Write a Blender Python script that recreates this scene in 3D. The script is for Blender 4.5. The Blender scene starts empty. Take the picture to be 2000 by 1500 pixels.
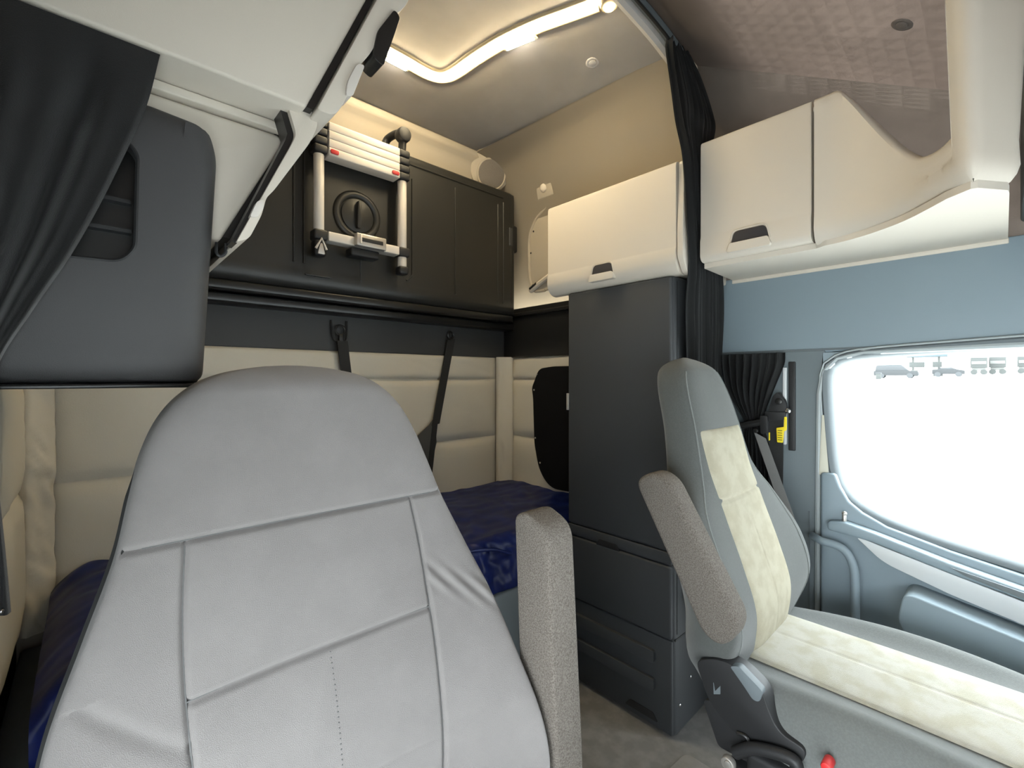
import bpy, bmesh, math, random
from mathutils import Vector, Matrix, noise
random.seed(7)
SC = bpy.context.scene
COL = SC.collection

# ------------------------------------------------------------------ camera, sky, exposure
# world: X towards the driver's door, Y towards the back of the sleeper, Z up, metres; floor at 0
cam_d = bpy.data.cameras.new('camera')
cam = bpy.data.objects.new('camera', cam_d)
COL.objects.link(cam)
cam.location = (0.0, 0.0, 1.25)
cam.rotation_euler = (math.radians(90), 0, -math.atan(825 / 890))
cam_d.sensor_width = 36.0
cam_d.lens = 890 / 2000 * 36.0
cam_d.shift_y = -0.005
cam_d.clip_start = 0.02
cam_d.clip_end = 800
SC.camera = cam

world = bpy.data.worlds.new('overcast_sky')
SC.world = world
world.use_nodes = True
wbg = world.node_tree.nodes['Background']
wbg.inputs[0].default_value = (0.89, 0.965, 1.0, 1)
# overcast sky: zenith three times as bright as the horizon
wnt = world.node_tree
wtc = wnt.nodes.new('ShaderNodeTexCoord'); wsp = wnt.nodes.new('ShaderNodeSeparateXYZ'); wmr = wnt.nodes.new('ShaderNodeMapRange')
wnt.links.new(wtc.outputs['Generated'], wsp.inputs[0]); wnt.links.new(wsp.outputs['Z'], wmr.inputs['Value'])
wmr.inputs['From Min'].default_value = 0.0; wmr.inputs['From Max'].default_value = 1.0
wmr.inputs['To Min'].default_value = 2.2; wmr.inputs['To Max'].default_value = 6.6
wnt.links.new(wmr.outputs['Result'], wbg.inputs[1])

SC.view_settings.view_transform = 'Standard'
SC.view_settings.look = 'None'
SC.view_settings.gamma = 1.0
SC.view_settings.use_curve_mapping = False
SC.view_settings.exposure = 2.1
SC.cycles.use_denoising = True
SC.cycles.max_bounces = 14
SC.cycles.diffuse_bounces = 8
SC.cycles.sample_clamp_indirect = 8.0

# ------------------------------------------------------------------ materials
MATS = {}
def mat(name, col, rough=0.6, bump=0.0, scale=200.0, var=0.0, vscale=30.0, spec=0.4, metal=0.0, weave=False, sheen=0.0, stretch=None, coat=0.0, col2=None, v_lo=0.42, v_hi=0.62):
    m = bpy.data.materials.new(name)
    m.use_nodes = True
    nt = m.node_tree
    b = nt.nodes['Principled BSDF']
    b.inputs['Base Color'].default_value = (*col, 1)
    b.inputs['Roughness'].default_value = rough
    b.inputs['Metallic'].default_value = metal
    b.inputs['Specular IOR Level'].default_value = spec
    if sheen: b.inputs['Sheen Weight'].default_value = sheen
    if coat:
        b.inputs['Coat Weight'].default_value = coat
        b.inputs['Coat Roughness'].default_value = 0.25
    tc = nt.nodes.new('ShaderNodeTexCoord')
    src = tc.outputs['Object']
    if stretch:
        mp = nt.nodes.new('ShaderNodeMapping')
        mp.inputs['Scale'].default_value = stretch
        nt.links.new(src, mp.inputs['Vector'])
        src = mp.outputs['Vector']
    if var > 0 or col2:
        n = nt.nodes.new('ShaderNodeTexNoise')
        n.inputs['Scale'].default_value = vscale
        n.inputs['Detail'].default_value = 5
        r = nt.nodes.new('ShaderNodeValToRGB')
        lo = col2 if col2 else tuple(max(0, c * (1 - var)) for c in col)
        hi = col if col2 else tuple(min(1, c * (1 + var)) for c in col)
        r.color_ramp.elements[0].position = v_lo
        r.color_ramp.elements[1].position = v_hi
        r.color_ramp.elements[0].color = (*lo, 1)
        r.color_ramp.elements[1].color = (*hi, 1)
        nt.links.new(tc.outputs['Object'], n.inputs['Vector'])
        nt.links.new(n.outputs['Fac'], r.inputs['Fac'])
        nt.links.new(r.outputs['Color'], b.inputs['Base Color'])
    if bump > 0:
        if weave:
            n = nt.nodes.new('ShaderNodeTexVoronoi')
            n.inputs['Scale'].default_value = scale
            out = n.outputs['Distance']
        else:
            n = nt.nodes.new('ShaderNodeTexNoise')
            n.inputs['Scale'].default_value = scale
            n.inputs['Detail'].default_value = 4
            out = n.outputs['Fac']
        nt.links.new(src, n.inputs['Vector'])
        bp = nt.nodes.new('ShaderNodeBump')
        bp.inputs['Strength'].default_value = bump
        bp.inputs['Distance'].default_value = 0.002
        nt.links.new(out, bp.inputs['Height'])
        nt.links.new(bp.outputs['Normal'], b.inputs['Normal'])
    MATS[name] = m
    return m
def emit(name, col, st):
    m = bpy.data.materials.new(name); m.use_nodes = True
    b = m.node_tree.nodes['Principled BSDF']
    b.inputs['Base Color'].default_value = (*col, 1)
    b.inputs['Emission Color'].default_value = (*col, 1)
    b.inputs['Emission Strength'].default_value = st
    MATS[name] = m
    return m

cream = mat('cream_plastic', (0.60, 0.542, 0.462), 0.5, 0.12, 900, spec=0.35)
creamh = mat('cream_textured_trim', (0.41, 0.36, 0.29), 0.7, 0.2, 500, spec=0.25)
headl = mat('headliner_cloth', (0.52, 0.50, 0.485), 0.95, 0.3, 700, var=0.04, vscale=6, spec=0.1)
headc = mat('headliner_cloth_cab_dim', (0.165, 0.14, 0.124), 0.95, 0.3, 700, var=0.04, vscale=6, spec=0.1)  # headliner cloth in a darker brown, so the cab ceiling looks less lit
headd = mat('headliner_cloth_side_dim', (0.16, 0.14, 0.125), 0.95, 0.3, 700, var=0.04, vscale=6, spec=0.1)  # dimmer light on the cab sides is put into this darker cloth
padm = mat('beige_quilted_vinyl', (0.60, 0.555, 0.47), 0.62, 0.25, 260, spec=0.3)
darkcab = mat('charcoal_plastic', (0.045, 0.048, 0.052), 0.55, 0.25, 900, spec=0.4)
darkcab2 = mat('charcoal_panel', (0.054, 0.053, 0.054), 0.55, 0.25, 900, spec=0.4)
band = mat('dark_grey_band', (0.05, 0.05, 0.05), 0.6, 0.1, 500)
blackgl = mat('black_gloss', (0.012, 0.012, 0.012), 0.32, spec=0.5)
blackp = mat('black_plastic', (0.018, 0.018, 0.019), 0.5, 0.1, 900, spec=0.4)
bunkm = mat('black_olive_vinyl', (0.019, 0.0185, 0.0165), 0.4, 0.1, 500, spec=0.5)
blue = mat('blue_grey_plastic', (0.22, 0.275, 0.31), 0.55, 0.15, 900, spec=0.4)
bluep = mat('pillar_blue_grey_plastic', (0.14, 0.168, 0.182), 0.55, 0.15, 900, spec=0.4)
blued = mat('blue_grey_dark_plastic', (0.12, 0.14, 0.15), 0.55, 0.15, 900, spec=0.4)
silv = mat('silver_trim', (0.55, 0.57, 0.58), 0.38, spec=0.6)
seatg = mat('grey_seat_cover', (0.178, 0.167, 0.162), 0.85, 0.35, 1100, var=0.03, vscale=14, spec=0.2, weave=True, sheen=0.1)
seatd = mat('dark_seat_cover_edge', (0.03, 0.03, 0.03), 0.9, 0.3, 900, spec=0.2)
drvb = mat('driver_seat_grey_cloth_dim', (0.074, 0.078, 0.074), 0.95, 0.3, 900, var=0.05, vscale=260, spec=0.1, weave=True, sheen=0.2)  # same seat cloth, darkened for the weaker light higher up
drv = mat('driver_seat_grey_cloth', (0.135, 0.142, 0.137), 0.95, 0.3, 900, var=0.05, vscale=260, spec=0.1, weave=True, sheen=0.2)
insb = mat('beige_backrest_cloth_dim', (0.62, 0.58, 0.46), 0.95, 0.5, 700, spec=0.1, col2=(0.55, 0.505, 0.385), vscale=26, v_lo=0.38, v_hi=0.58)  # yellower cloth, also toned down for less light than on the cushion
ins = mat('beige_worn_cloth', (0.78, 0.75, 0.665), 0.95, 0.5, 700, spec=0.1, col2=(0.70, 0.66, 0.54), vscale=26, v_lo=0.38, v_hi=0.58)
arm = mat('armrest_tweed', (0.165, 0.146, 0.128), 0.95, 0.6, 700, col2=(0.095, 0.083, 0.072), vscale=420, spec=0.1, weave=True, v_lo=0.38, v_hi=0.6)
seam = mat('seam_thread', (0.12, 0.12, 0.12), 0.9)
navy = mat('navy_satin', (0.004, 0.011, 0.085), 0.40, 0.1, 60, spec=0.28, var=0.25, vscale=9)
bluepl = mat('blue_satin_fold', (0.06, 0.085, 0.18), 0.3, spec=0.6, var=0.2, vscale=14)
curt = mat('dark_curtain_cloth', (0.016, 0.016, 0.017), 0.55, 0.3, 800, spec=0.4, sheen=0.8)
curt2 = mat('charcoal_curtain_cloth', (0.030, 0.031, 0.032), 0.75, 0.3, 800, spec=0.25, sheen=0.2)
mesh_b = mat('black_mesh_cloth', (0.007, 0.007, 0.008), 0.9, 0.4, 900, spec=0.15, weave=True)
web = mat('black_webbing', (0.022, 0.022, 0.022), 0.7, 0.5, 500, spec=0.3)
webg = mat('grey_webbing', (0.07, 0.07, 0.068), 0.7, 0.5, 500, spec=0.3)
webl = mat('light_grey_webbing', (0.17, 0.17, 0.165), 0.7, 0.5, 500, spec=0.3)
alu = mat('white_aluminium', (0.66, 0.61, 0.55), 0.42, spec=0.5)
alug = mat('satin_metal', (0.55, 0.52, 0.48), 0.35, metal=0.7)
chrome = mat('chrome', (0.8, 0.8, 0.8), 0.15, metal=1.0)
red = mat('red_plastic', (0.55, 0.03, 0.03), 0.4)
yel = mat('yellow_tag', (0.85, 0.66, 0.02), 0.5)
inkm = mat('tag_ink', (0.12, 0.10, 0.02), 0.7)
carpet = mat('grey_floor_covering', (0.22, 0.21, 0.20), 0.9, 0.5, 300, var=0.1, vscale=20, spec=0.2)
carpet2 = mat('floor_mat_rubber', (0.27, 0.255, 0.24), 0.85, 0.4, 250, var=0.08, vscale=15, spec=0.2)
grill = mat('speaker_grille', (0.17, 0.15, 0.13), 0.7, 0.8, 350, weave=True)
sealm = mat('pale_door_seal', (0.36, 0.40, 0.41), 0.5)
creamw = mat('pale_door_seal_cream', (0.62, 0.60, 0.50), 0.5)
ledw = emit('warm_led_tube', (1.0, 0.82, 0.50), 29.0)
ledb = emit('warm_led_bar', (1.0, 0.90, 0.70), 36.0)
ledt = mat('frosted_lamp_trim', (0.34, 0.29, 0.20), 0.4)
conc = mat('pale_concrete', (0.5, 0.5, 0.485), 0.9, var=0.05, vscale=0.15)
cpale = mat('pale_car_paint', (0.036, 0.037, 0.038), 0.8, spec=0.1)
cdark = mat('dark_car_glass', (0.03, 0.032, 0.034), 0.6)
csign = mat('pale_blue_sign', (0.06, 0.075, 0.082), 0.8, spec=0.1)
cgrey = mat('grey_trailer_side', (0.05, 0.052, 0.05), 0.8, spec=0.1)
cwhite = mat('white_trailer_stripe', (0.10, 0.10, 0.095), 0.8, spec=0.1)

glass = bpy.data.materials.new('window_glass'); glass.use_nodes = True
nt = glass.node_tree; nt.nodes.clear()
o_ = nt.nodes.new('ShaderNodeOutputMaterial'); mx = nt.nodes.new('ShaderNodeMixShader')
tr = nt.nodes.new('ShaderNodeBsdfTransparent'); tr.inputs[0].default_value = (0.94, 0.97, 0.97, 1)
gl = nt.nodes.new('ShaderNodeBsdfGlossy'); gl.inputs['Roughness'].default_value = 0.03
fr = nt.nodes.new('ShaderNodeFresnel'); fr.inputs[0].default_value = 1.35
nt.links.new(fr.outputs[0], mx.inputs[0]); nt.links.new(tr.outputs[0], mx.inputs[1]); nt.links.new(gl.outputs[0], mx.inputs[2])
nt.links.new(mx.outputs[0], o_.inputs[0])

# ------------------------------------------------------------------ mesh helpers
def B(): return bmesh.new()
def bevel_sharp(bm, geom_edges, off, seg=3, ang=0.5):
    es = [e for e in geom_edges if e.is_valid and len(e.link_faces) == 2 and e.calc_face_angle(0) > ang]
    if es and off > 0:
        bmesh.ops.bevel(bm, geom=es, offset=off, segments=seg, profile=0.5, affect='EDGES', clamp_overlap=True)
def box(bm, x0, x1, y0, y1, z0, z1, r=0.0, seg=3):
    t = bmesh.new()
    bmesh.ops.create_cube(t, size=1.0)
    for v in t.verts:
        v.co = Vector((x0 + (v.co.x + .5) * (x1 - x0), y0 + (v.co.y + .5) * (y1 - y0), z0 + (v.co.z + .5) * (z1 - z0)))
    bevel_sharp(t, t.edges[:], r, seg)
    merge(bm, t); return bm
def merge(bm, t, M=None):
    if M is not None: bmesh.ops.transform(t, matrix=M, verts=t.verts[:])
    me = bpy.data.meshes.new('tmp'); t.to_mesh(me); t.free()
    bm.from_mesh(me); bpy.data.meshes.remove(me)
def mk(ax, a, b, c):
    # (a,b) in the plane across axis ax, c along it
    return {'x': (c, a, b), 'y': (a, c, b), 'z': (a, b, c)}[ax]
def prism(bm, pts, ax, c0, c1, r=0.0, seg=3):
    t = bmesh.new()
    v0 = [t.verts.new(mk(ax, a, b, c0)) for a, b in pts]
    v1 = [t.verts.new(mk(ax, a, b, c1)) for a, b in pts]
    n = len(pts)
    t.faces.new(v0); t.faces.new(v1)
    for i in range(n): t.faces.new((v0[i], v0[(i + 1) % n], v1[(i + 1) % n], v1[i]))
    bmesh.ops.recalc_face_normals(t, faces=t.faces[:])
    bevel_sharp(t, t.edges[:], r, seg, 0.35)
    merge(bm, t); return bm
def rounded(pts, r, n=5):
    out = []
    m = len(pts)
    rr = r if isinstance(r, (list, tuple)) else [r] * m
    for i in range(m):
        p = Vector(pts[i]); a = Vector(pts[i - 1]); b = Vector(pts[(i + 1) % m])
        da = (a - p); db = (b - p)
        q = min(rr[i], da.length * .49, db.length * .49)
        if q <= 1e-6: out.append(tuple(p)); continue
        s = p + da.normalized() * q; e = p + db.normalized() * q
        for k in range(n + 1):
            t = k / n
            out.append(tuple(s * (1 - t) ** 2 + p * 2 * t * (1 - t) + e * t * t))
    return out
def smooth_path(pts, n=8):
    P = [Vector(p) for p in pts]
    out = []
    for i in range(len(P) - 1):
        p0 = P[max(i - 1, 0)]; p1 = P[i]; p2 = P[i + 1]; p3 = P[min(i + 2, len(P) - 1)]
        for k in range(n):
            t = k / n
            out.append(0.5 * ((2 * p1) + (-p0 + p2) * t + (2 * p0 - 5 * p1 + 4 * p2 - p3) * t * t + (-p0 + 3 * p1 - 3 * p2 + p3) * t ** 3))
    out.append(P[-1])
    return out
def tube(bm, pts, r, n=10, flat=None, cap=True):
    P = [Vector(p) for p in pts]
    rs = r if isinstance(r, (list, tuple)) else [r] * len(P)
    rings = []
    up = Vector((0, 0, 1))
    prev = None
    for i, p in enumerate(P):
        d = (P[min(i + 1, len(P) - 1)] - P[max(i - 1, 0)])
        if d.length < 1e-9: d = Vector((0, 0, 1))
        d.normalize()
        if prev is None:
            a = d.cross(up)
            if a.length < 1e-3: a = d.cross(Vector((0, 1, 0)))
        else:
            a = prev - d * prev.dot(d)
        a.normalize(); b = d.cross(a); prev = a
        rings.append([p + (a * math.cos(2 * math.pi * k / n) + b * math.sin(2 * math.pi * k / n)) * rs[i] for k in range(n)])
    loft(bm, rings, cap=cap); return bm
def loft(bm, rings, cap=True, closed=True):
    R = [[bm.verts.new(p) for p in ring] for ring in rings]
    n = len(R[0])
    for i in range(len(R) - 1):
        for k in range(n if closed else n - 1):
            bm.faces.new((R[i][k], R[i][(k + 1) % n], R[i + 1][(k + 1) % n], R[i + 1][k]))
    if cap and closed:
        bm.faces.new(R[0][::-1]); bm.faces.new(R[-1])
    return R
def grid(bm, f, nu, nv, th=0.0):
    V = [[bm.verts.new(f(i / nu, j / nv)) for j in range(nv + 1)] for i in range(nu + 1)]
    fs = [bm.faces.new((V[i][j], V[i + 1][j], V[i + 1][j + 1], V[i][j + 1])) for i in range(nu) for j in range(nv)]
    if th: bmesh.ops.solidify(bm, geom=fs, thickness=th)
    return bm
def cyl(bm, c, axis, r, h, n=24, bev=0.0, r2=None):
    t = bmesh.new()
    bmesh.ops.create_cone(t, cap_ends=True, segments=n, radius1=r, radius2=r if r2 is None else r2, depth=h)
    if bev: bevel_sharp(t, t.edges[:], bev, 2, 0.6)
    q = Vector((0, 0, 1)).rotation_difference(Vector(axis).normalized())
    merge(bm, t, Matrix.Translation(c) @ q.to_matrix().to_4x4()); return bm
def ring(bm, c, axis, R, r, n=36, m=10, squash=1.0):
    q = Vector((0, 0, 1)).rotation_difference(Vector(axis).normalized()).to_matrix()
    rings = []
    for i in range(n):
        a = 2 * math.pi * i / n
        rings.append([Vector(c) + q @ Vector(((R + r * math.cos(2 * math.pi * k / m)) * math.cos(a), (R + r * math.cos(2 * math.pi * k / m)) * math.sin(a), squash * r * math.sin(2 * math.pi * k / m))) for k in range(m)])
    rings.append(rings[0])
    loft(bm, rings, cap=False)
    bmesh.ops.remove_doubles(bm, verts=bm.verts[:], dist=1e-6); return bm
def ball(bm, c, r, sc=(1, 1, 1)):
    t = bmesh.new()
    bmesh.ops.create_uvsphere(t, u_segments=14, v_segments=10, radius=r)
    merge(bm, t, Matrix.Translation(c) @ Matrix.Diagonal((*sc, 1))); return bm
def wpos(o):
    v = Vector((0, 0, 0))
    while o is not None:
        v += o.location; o = o.parent
    return v
def obj(name, bm, m, parent=None, ang=40, origin=None):
    bmesh.ops.recalc_face_normals(bm, faces=bm.faces[:])
    me = bpy.data.meshes.new(name)
    o = bpy.data.objects.new(name, me)
    COL.objects.link(o)
    if parent is not None:
        o.parent = parent
        off = wpos(parent)
    else:
        xs = [v.co for v in bm.verts]
        if origin is None:
            lo = Vector((min(v.x for v in xs), min(v.y for v in xs), min(v.z for v in xs)))
            hi = Vector((max(v.x for v in xs), max(v.y for v in xs), max(v.z for v in xs)))
            origin = ((lo.x + hi.x) / 2, (lo.y + hi.y) / 2, lo.z)
        o.location = origin
        off = Vector(origin)
    bmesh.ops.translate(bm, vec=-off, verts=bm.verts[:])
    bm.to_mesh(me); bm.free()
    me.materials.append(m)
    for p in me.polygons: p.use_smooth = True
    me.set_sharp_from_angle(angle=math.radians(ang))
    return o
def tag(o, label, cat, group=None):
    o['label'] = label; o['category'] = cat
    if group: o['group'] = group
    return o
def struct(o, label=None):
    o['kind'] = 'structure'
    if label: o['label'] = label
    return o
def thing(name, loc, label, cat, group=None):
    o = bpy.data.objects.new(name, None)
    o.empty_display_size = 0.05
    COL.objects.link(o); o.location = loc
    return tag(o, label, cat, group)
def pillow(bm, ax, face, sgn, u0, u1, v0, v1, depth, nu=24, nv=14, p=4.0, wr=0.0, seed=0):
    """puffed panel on the plane ax=face, bulging towards sgn"""
    def f(i, j):
        s = i * 2 - 1; t = j * 2 - 1
        h = max(0.0, (1 - abs(s) ** (p * 2.5))) ** .5 * max(0.0, (1 - abs(t) ** p)) ** .5
        u = u0 + (u1 - u0) * i; v = v0 + (v1 - v0) * j
        w = wr * noise.noise(Vector((u * 6 + seed, v * 9, seed))) + wr * .7 * noise.noise(Vector((u * 5 + seed, v * 34 + u * 12, 3)))
        return mk(ax, u, v, face + sgn * (depth * h + w * h))
    grid(bm, f, nu, nv)
    return bm
def lerp(tab, x):
    if x <= tab[0][0]: return tab[0][1]
    for (a, p), (b, q) in zip(tab, tab[1:]):
        if x <= b:
            t = (x - a) / (b - a)
            return p + (q - p) * t
    return tab[-1][1]
def slerp(tab, x):
    """monotone-ish cubic through the table"""
    n = len(tab)
    if x <= tab[0][0]: return tab[0][1]
    if x >= tab[-1][0]: return tab[-1][1]
    for i in range(n - 1):
        if x <= tab[i + 1][0]:
            x0, y0 = tab[i]; x1, y1 = tab[i + 1]
            h = x1 - x0
            m0 = (y1 - tab[i - 1][1]) / (x1 - tab[i - 1][0]) if i > 0 else (y1 - y0) / h
            m1 = (tab[i + 2][1] - y0) / (tab[i + 2][0] - x0) if i + 2 < n else (y1 - y0) / h
            t = (x - x0) / h
            return (2 * t ** 3 - 3 * t * t + 1) * y0 + (t ** 3 - 2 * t * t + t) * h * m0 + (-2 * t ** 3 + 3 * t * t) * y1 + (t ** 3 - t * t) * h * m1

XL, XR, YB = -0.16, 1.81, 2.0

# ================================================================== SETTING
struct(obj('floor', box(B(), XL - .05, XR + .05, -1.0, YB + .05, -0.06, 0.0), carpet))

# ---- back wall: upper cream shell, dark band, quilted panels
wb = struct(obj('wall_back', box(B(), XL - .05, XR + .05, YB, YB + .06, 0.0, 2.67), creamh))
b = B()
def cove(i, j):
    x = XL + (XR - .2 - XL) * i
    prof = [(2.20, 1.995), (2.34, 1.985), (2.42, 1.96), (2.452, 1.935), (2.48, 1.935), (2.515, 1.985)]
    k = j * (len(prof) - 1); q = min(int(k), len(prof) - 2); t = k - q
    return (x, prof[q][1] + (prof[q + 1][1] - prof[q][1]) * t, prof[q][0] + (prof[q + 1][0] - prof[q][0]) * t)
obj('cove_moulding', grid(b, cove, 30, 20), creamh, wb, 60)
obj('dark_band', box(B(), XL, XR, 1.985, YB, 1.372, 1.60, .004), band, wb)
for z0, z1 in ((0.55, 0.925), (0.925, 1.25), (1.25, 1.374)):
    obj('pad_panel', pillow(B(), 'y', 1.995, -1, -0.085, 1.715, z0, z1, .022, 60, 16, 6, .004, z0 * 7), padm, wb, 60)
def column(x0, x1, y0, y1, z0, z1, parent, seed):
    b = B()
    def f(i, j):
        t = i * 2 - 1
        z = z0 + (z1 - z0) * j
        h = max(0, 1 - abs(t) ** 4) ** .5
        x = x0 + (x1 - x0) * i; y = y0 + (y1 - y0) * i
        nx, ny = (y1 - y0), -(x1 - x0)
        l = math.hypot(nx, ny); nx /= l; ny /= l
        wv = .0065 * noise.noise(Vector((x * 30 + seed, y * 20, z * 26 + x * 40))) * (1.6 if z < 1.05 else .5) * (1.4 if seed > 4 else .6)
        return (x + nx * (.022 * h + wv * h), y + ny * (.022 * h + wv * h), z)
    grid(b, f, 18, 60)
    return obj('corner_pad', b, padm, parent, 60)
column(1.715, 1.80, 1.985, 1.93, .5, 1.375, wb, 1.0)
column(-0.15, -0.082, 1.93, 1.985, .5, 1.375, wb, 5.0)

# ---- driver side wall of the sleeper
def xs_seam(y): return 1.53 + .07 * (2 - y) / 1.13
def wall_profile(y, k):
    xs = xs_seam(y)
    P = [(1.81, 0.0), (1.81, 1.6), (1.806, 1.95), (1.785, 2.15), (1.74, 2.30), (1.665, 2.42), (xs, 2.476)]
    q = min(int(k * 6), 5); t = k * 6 - q
    p0 = P[max(q - 1, 0)]; p1 = P[q]; p2 = P[q + 1]; p3 = P[min(q + 2, 6)]
    if q < 1: return (p1[0] + (p2[0] - p1[0]) * t, p1[1] + (p2[1] - p1[1]) * t)
    def cr(a, b, c, d): return .5 * (2 * b + (-a + c) * t + (2 * a - 5 * b + 4 * c - d) * t * t + (-a + 3 * b - 3 * c + d) * t ** 3)
    if q == 1: p0 = (1.81, 1.25)
    return (cr(p0[0], p1[0], p2[0], p3[0]), cr(p0[1], p1[1], p2[1], p3[1]))
b = B()
def wr_(i, j):
    y = .79 + (YB - .79) * i
    x, z = wall_profile(y, j)
    return (x, y, z)
grid(b, wr_, 24, 48, -.04)
wr = struct(obj('wall_right', b, creamh, None, 50))
for z0, z1 in ((0.55, 0.925), (0.925, 1.25), (1.25, 1.374)):
    obj('pad_panel', pillow(B(), 'x', 1.805, -1, .80, 1.945, z0, z1, .022, 40, 16, 6, .004, z0 * 5 + 2), padm, wr, 60)
obj('black_band', box(B(), 1.775, 1.81, 0.80, 1.99, 1.372, 1.648, .006), blackgl, wr)
obj('band_ledge', box(B(), 1.757, 1.81, 1.20, 1.99, 1.60, 1.62, .006), blackgl, wr)

# ---- passenger side wall of the sleeper
b = B()
def wl_(i, j):
    y = .78 + (YB - .78) * i
    x, z = wall_profile(y, j)
    return (XL + XR - x, y, z)
grid(b, wl_, 24, 48, .04)
wl = struct(obj('wall_left', b, creamh, None, 50))
for z0, z1 in ((0.55, 0.925), (0.925, 1.25)):
    obj('pad_panel', pillow(B(), 'x', XL + .005, 1, .98, 1.945, z0, z1, .022, 30, 14, 6, .004, z0 * 3 + 9), padm, wl, 60)

# ---- headliner
def zc(x, y):
    a = (x - .825) / .78; c = (y - 1.35) / .75
    return 2.47 + .09 * max(-.2, 1 - a * a) * max(0, 1 - c * c) + .025 * (y - .8) / 1.2
b = B()
def ceil_(i, j):
    y = .82 + (2.0 - .82) * j
    xs = xs_seam(y) + .025
    x0 = XL + XR - xs
    x = x0 + (xs - x0) * i
    z = zc(x, y)
    # shallow raised tray inside the light strip
    return (x, y, z)
grid(b, ceil_, 60, 50, .03)
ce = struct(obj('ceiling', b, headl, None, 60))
def cab_roof(x, y):
    ze = 2.03 + .6 * (y - .095)
    if y < 0: ze = 1.973 + .35 * y
    a = (x - .825) / .88
    return ze + .055 * (1 - a * a)
b = B()
def cabceil(i, j):
    y = -1.0 + 1.80 * j
    x = -.06 + 1.77 * i
    return (x, y, cab_roof(x, y))
grid(b, cabceil, 40, 40, .03)
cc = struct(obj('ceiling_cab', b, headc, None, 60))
# edge of cab roof down to the door header, both sides
for sx, nm in ((1, 'right'), (-1, 'left')):
    b = B()
    def side(i, j):
        y = -1.0 + 1.80 * i
        zt = cab_roof(1.71, y)
        prof = [(1.71, zt), (1.735, zt - .05), (1.775, zt - .12), (1.81, zt - .26), (1.815, 1.60)]
        k = j * 4; q = min(int(k), 3); t = k - q
        x = prof[q][0] + (prof[q + 1][0] - prof[q][0]) * t
        z = prof[q][1] + (prof[q + 1][1] - prof[q][1]) * t
        return (x if sx > 0 else XL + XR - x, y, max(z, 1.60) if zt > 1.7 else z)
    grid(b, side, 30, 20, .03 * -sx)
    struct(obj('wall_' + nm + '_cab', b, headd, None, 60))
# unseen outer roof shell, added to seal light leaks between the linings
b = B(); box(b, XL - .12, XR + .12, .55, YB + .1, 2.66, 2.69); box(b, XL - .12, XL - .09, .55, YB + .1, 1.7, 2.66); box(b, XR + .09, XR + .12, .55, YB + .1, 1.7, 2.66); box(b, XL - .12, XR + .12, .55, .58, 2.46, 2.67)
struct(obj('roof', b, cream))
# curtain track between cab and sleeper
pts = []
for k in range(25):
    x = .05 + 1.55 * k / 24
    pts.append((x, .805, min(zc(x, .82), cab_roof(x, .80)) - .012 - (.012 if x > 1.45 else 0) * ((x - 1.45) / .15)))
b = B(); tube(b, [(p[0], p[1], p[2]) for p in pts], .016, 8)
t1 = struct(obj('trim_1', b, blued))
b = B(); tube(b, [(p[0], p[1] + .042, p[2] + .006) for p in pts], .02, 8)
obj('track_cover', b, headl, t1)
b = B(); tube(b, [(p[0], p[1] - .005, p[2] - .016) for p in pts], .006, 6)
obj('track_slot', b, blackp, t1)

# ---- B-pillar and header over the driver's door
b = B(); box(b, 1.80, 1.86, -1.0, .80, 1.334, 1.63, .004)
hd = struct(obj('trim_2', b, blue))
obj('header_seam', box(B(), 1.797, 1.81, -.9, .79, 1.345, 1.352), blued, hd)
b = B(); box(b, 1.796, 1.86, .404, .80, 0.0, 1.346, .004)
pil = struct(obj('trim_3', b, bluep))
obj('belt_slot', box(B(), 1.790, 1.80, *(.490, .512), 1.0, 1.31, .004), blackp, pil)
obj('belt_rail', box(B(), 1.784, 1.796, *(.516, .528), 1.02, 1.29, .003), silv, pil)
obj('pillar_groove', box(B(), 1.7925, 1.80, .448, .452, 0.2, .80), blued, pil)
obj('door_seal', (lambda b: tube(b, [(1.795, .424, .1), (1.795, .424, .8), (1.795, .420, 1.20), (1.795, .408, 1.275), (1.795, .37, 1.318), (1.795, .30, 1.335), (1.795, -.9, 1.352)], .009, 8))(B()), sealm, pil)

# ---- driver's door with its window
WIN = [(.385, 1.26), (.378, 1.1), (.364, .955), (.336, .885), (.27, .838), (.15, .802), (-.04, .768), (-.35, .72), (-.58, .70), (-.66, .75), (-.64, 1.0), (-.57, 1.30), (-.50, 1.345), (-.2, 1.338), (.1, 1.325), (.28, 1.315), (.345, 1.305), (.372, 1.288)]
def resample(pts, n):
    P = [Vector(p) for p in pts]
    Q = []
    m = len(P)
    for i in range(m):
        p0, p1, p2, p3 = P[i - 1], P[i], P[(i + 1) % m], P[(i + 2) % m]
        for k in range(12):
            t = k / 12
            Q.append(.5 * ((2 * p1) + (-p0 + p2) * t + (2 * p0 - 5 * p1 + 4 * p2 - p3) * t * t + (-p0 + 3 * p1 - 3 * p2 + p3) * t ** 3))
    L = [0]
    for i in range(len(Q)): L.append(L[-1] + (Q[(i + 1) % len(Q)] - Q[i]).length)
    out = []
    for k in range(n):
        d = L[-1] * k / n
        j = max(i for i in range(len(Q)) if L[i] <= d)
        t = (d - L[j]) / max(1e-9, L[j + 1] - L[j])
        out.append(Q[j].lerp(Q[(j + 1) % len(Q)], t))
    return out
W = resample(WIN, 120)
def offs(W, d):
    out = []
    n = len(W)
    for i in range(n):
        t = (W[(i + 1) % n] - W[i - 1]).normalized()
        nrm = Vector((t.y, -t.x))
        c = Vector((-.1, 1.05))
        if nrm.dot(W[i] - c) < 0: nrm = -nrm
        out.append(W[i] + nrm * d)
    return out
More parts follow.
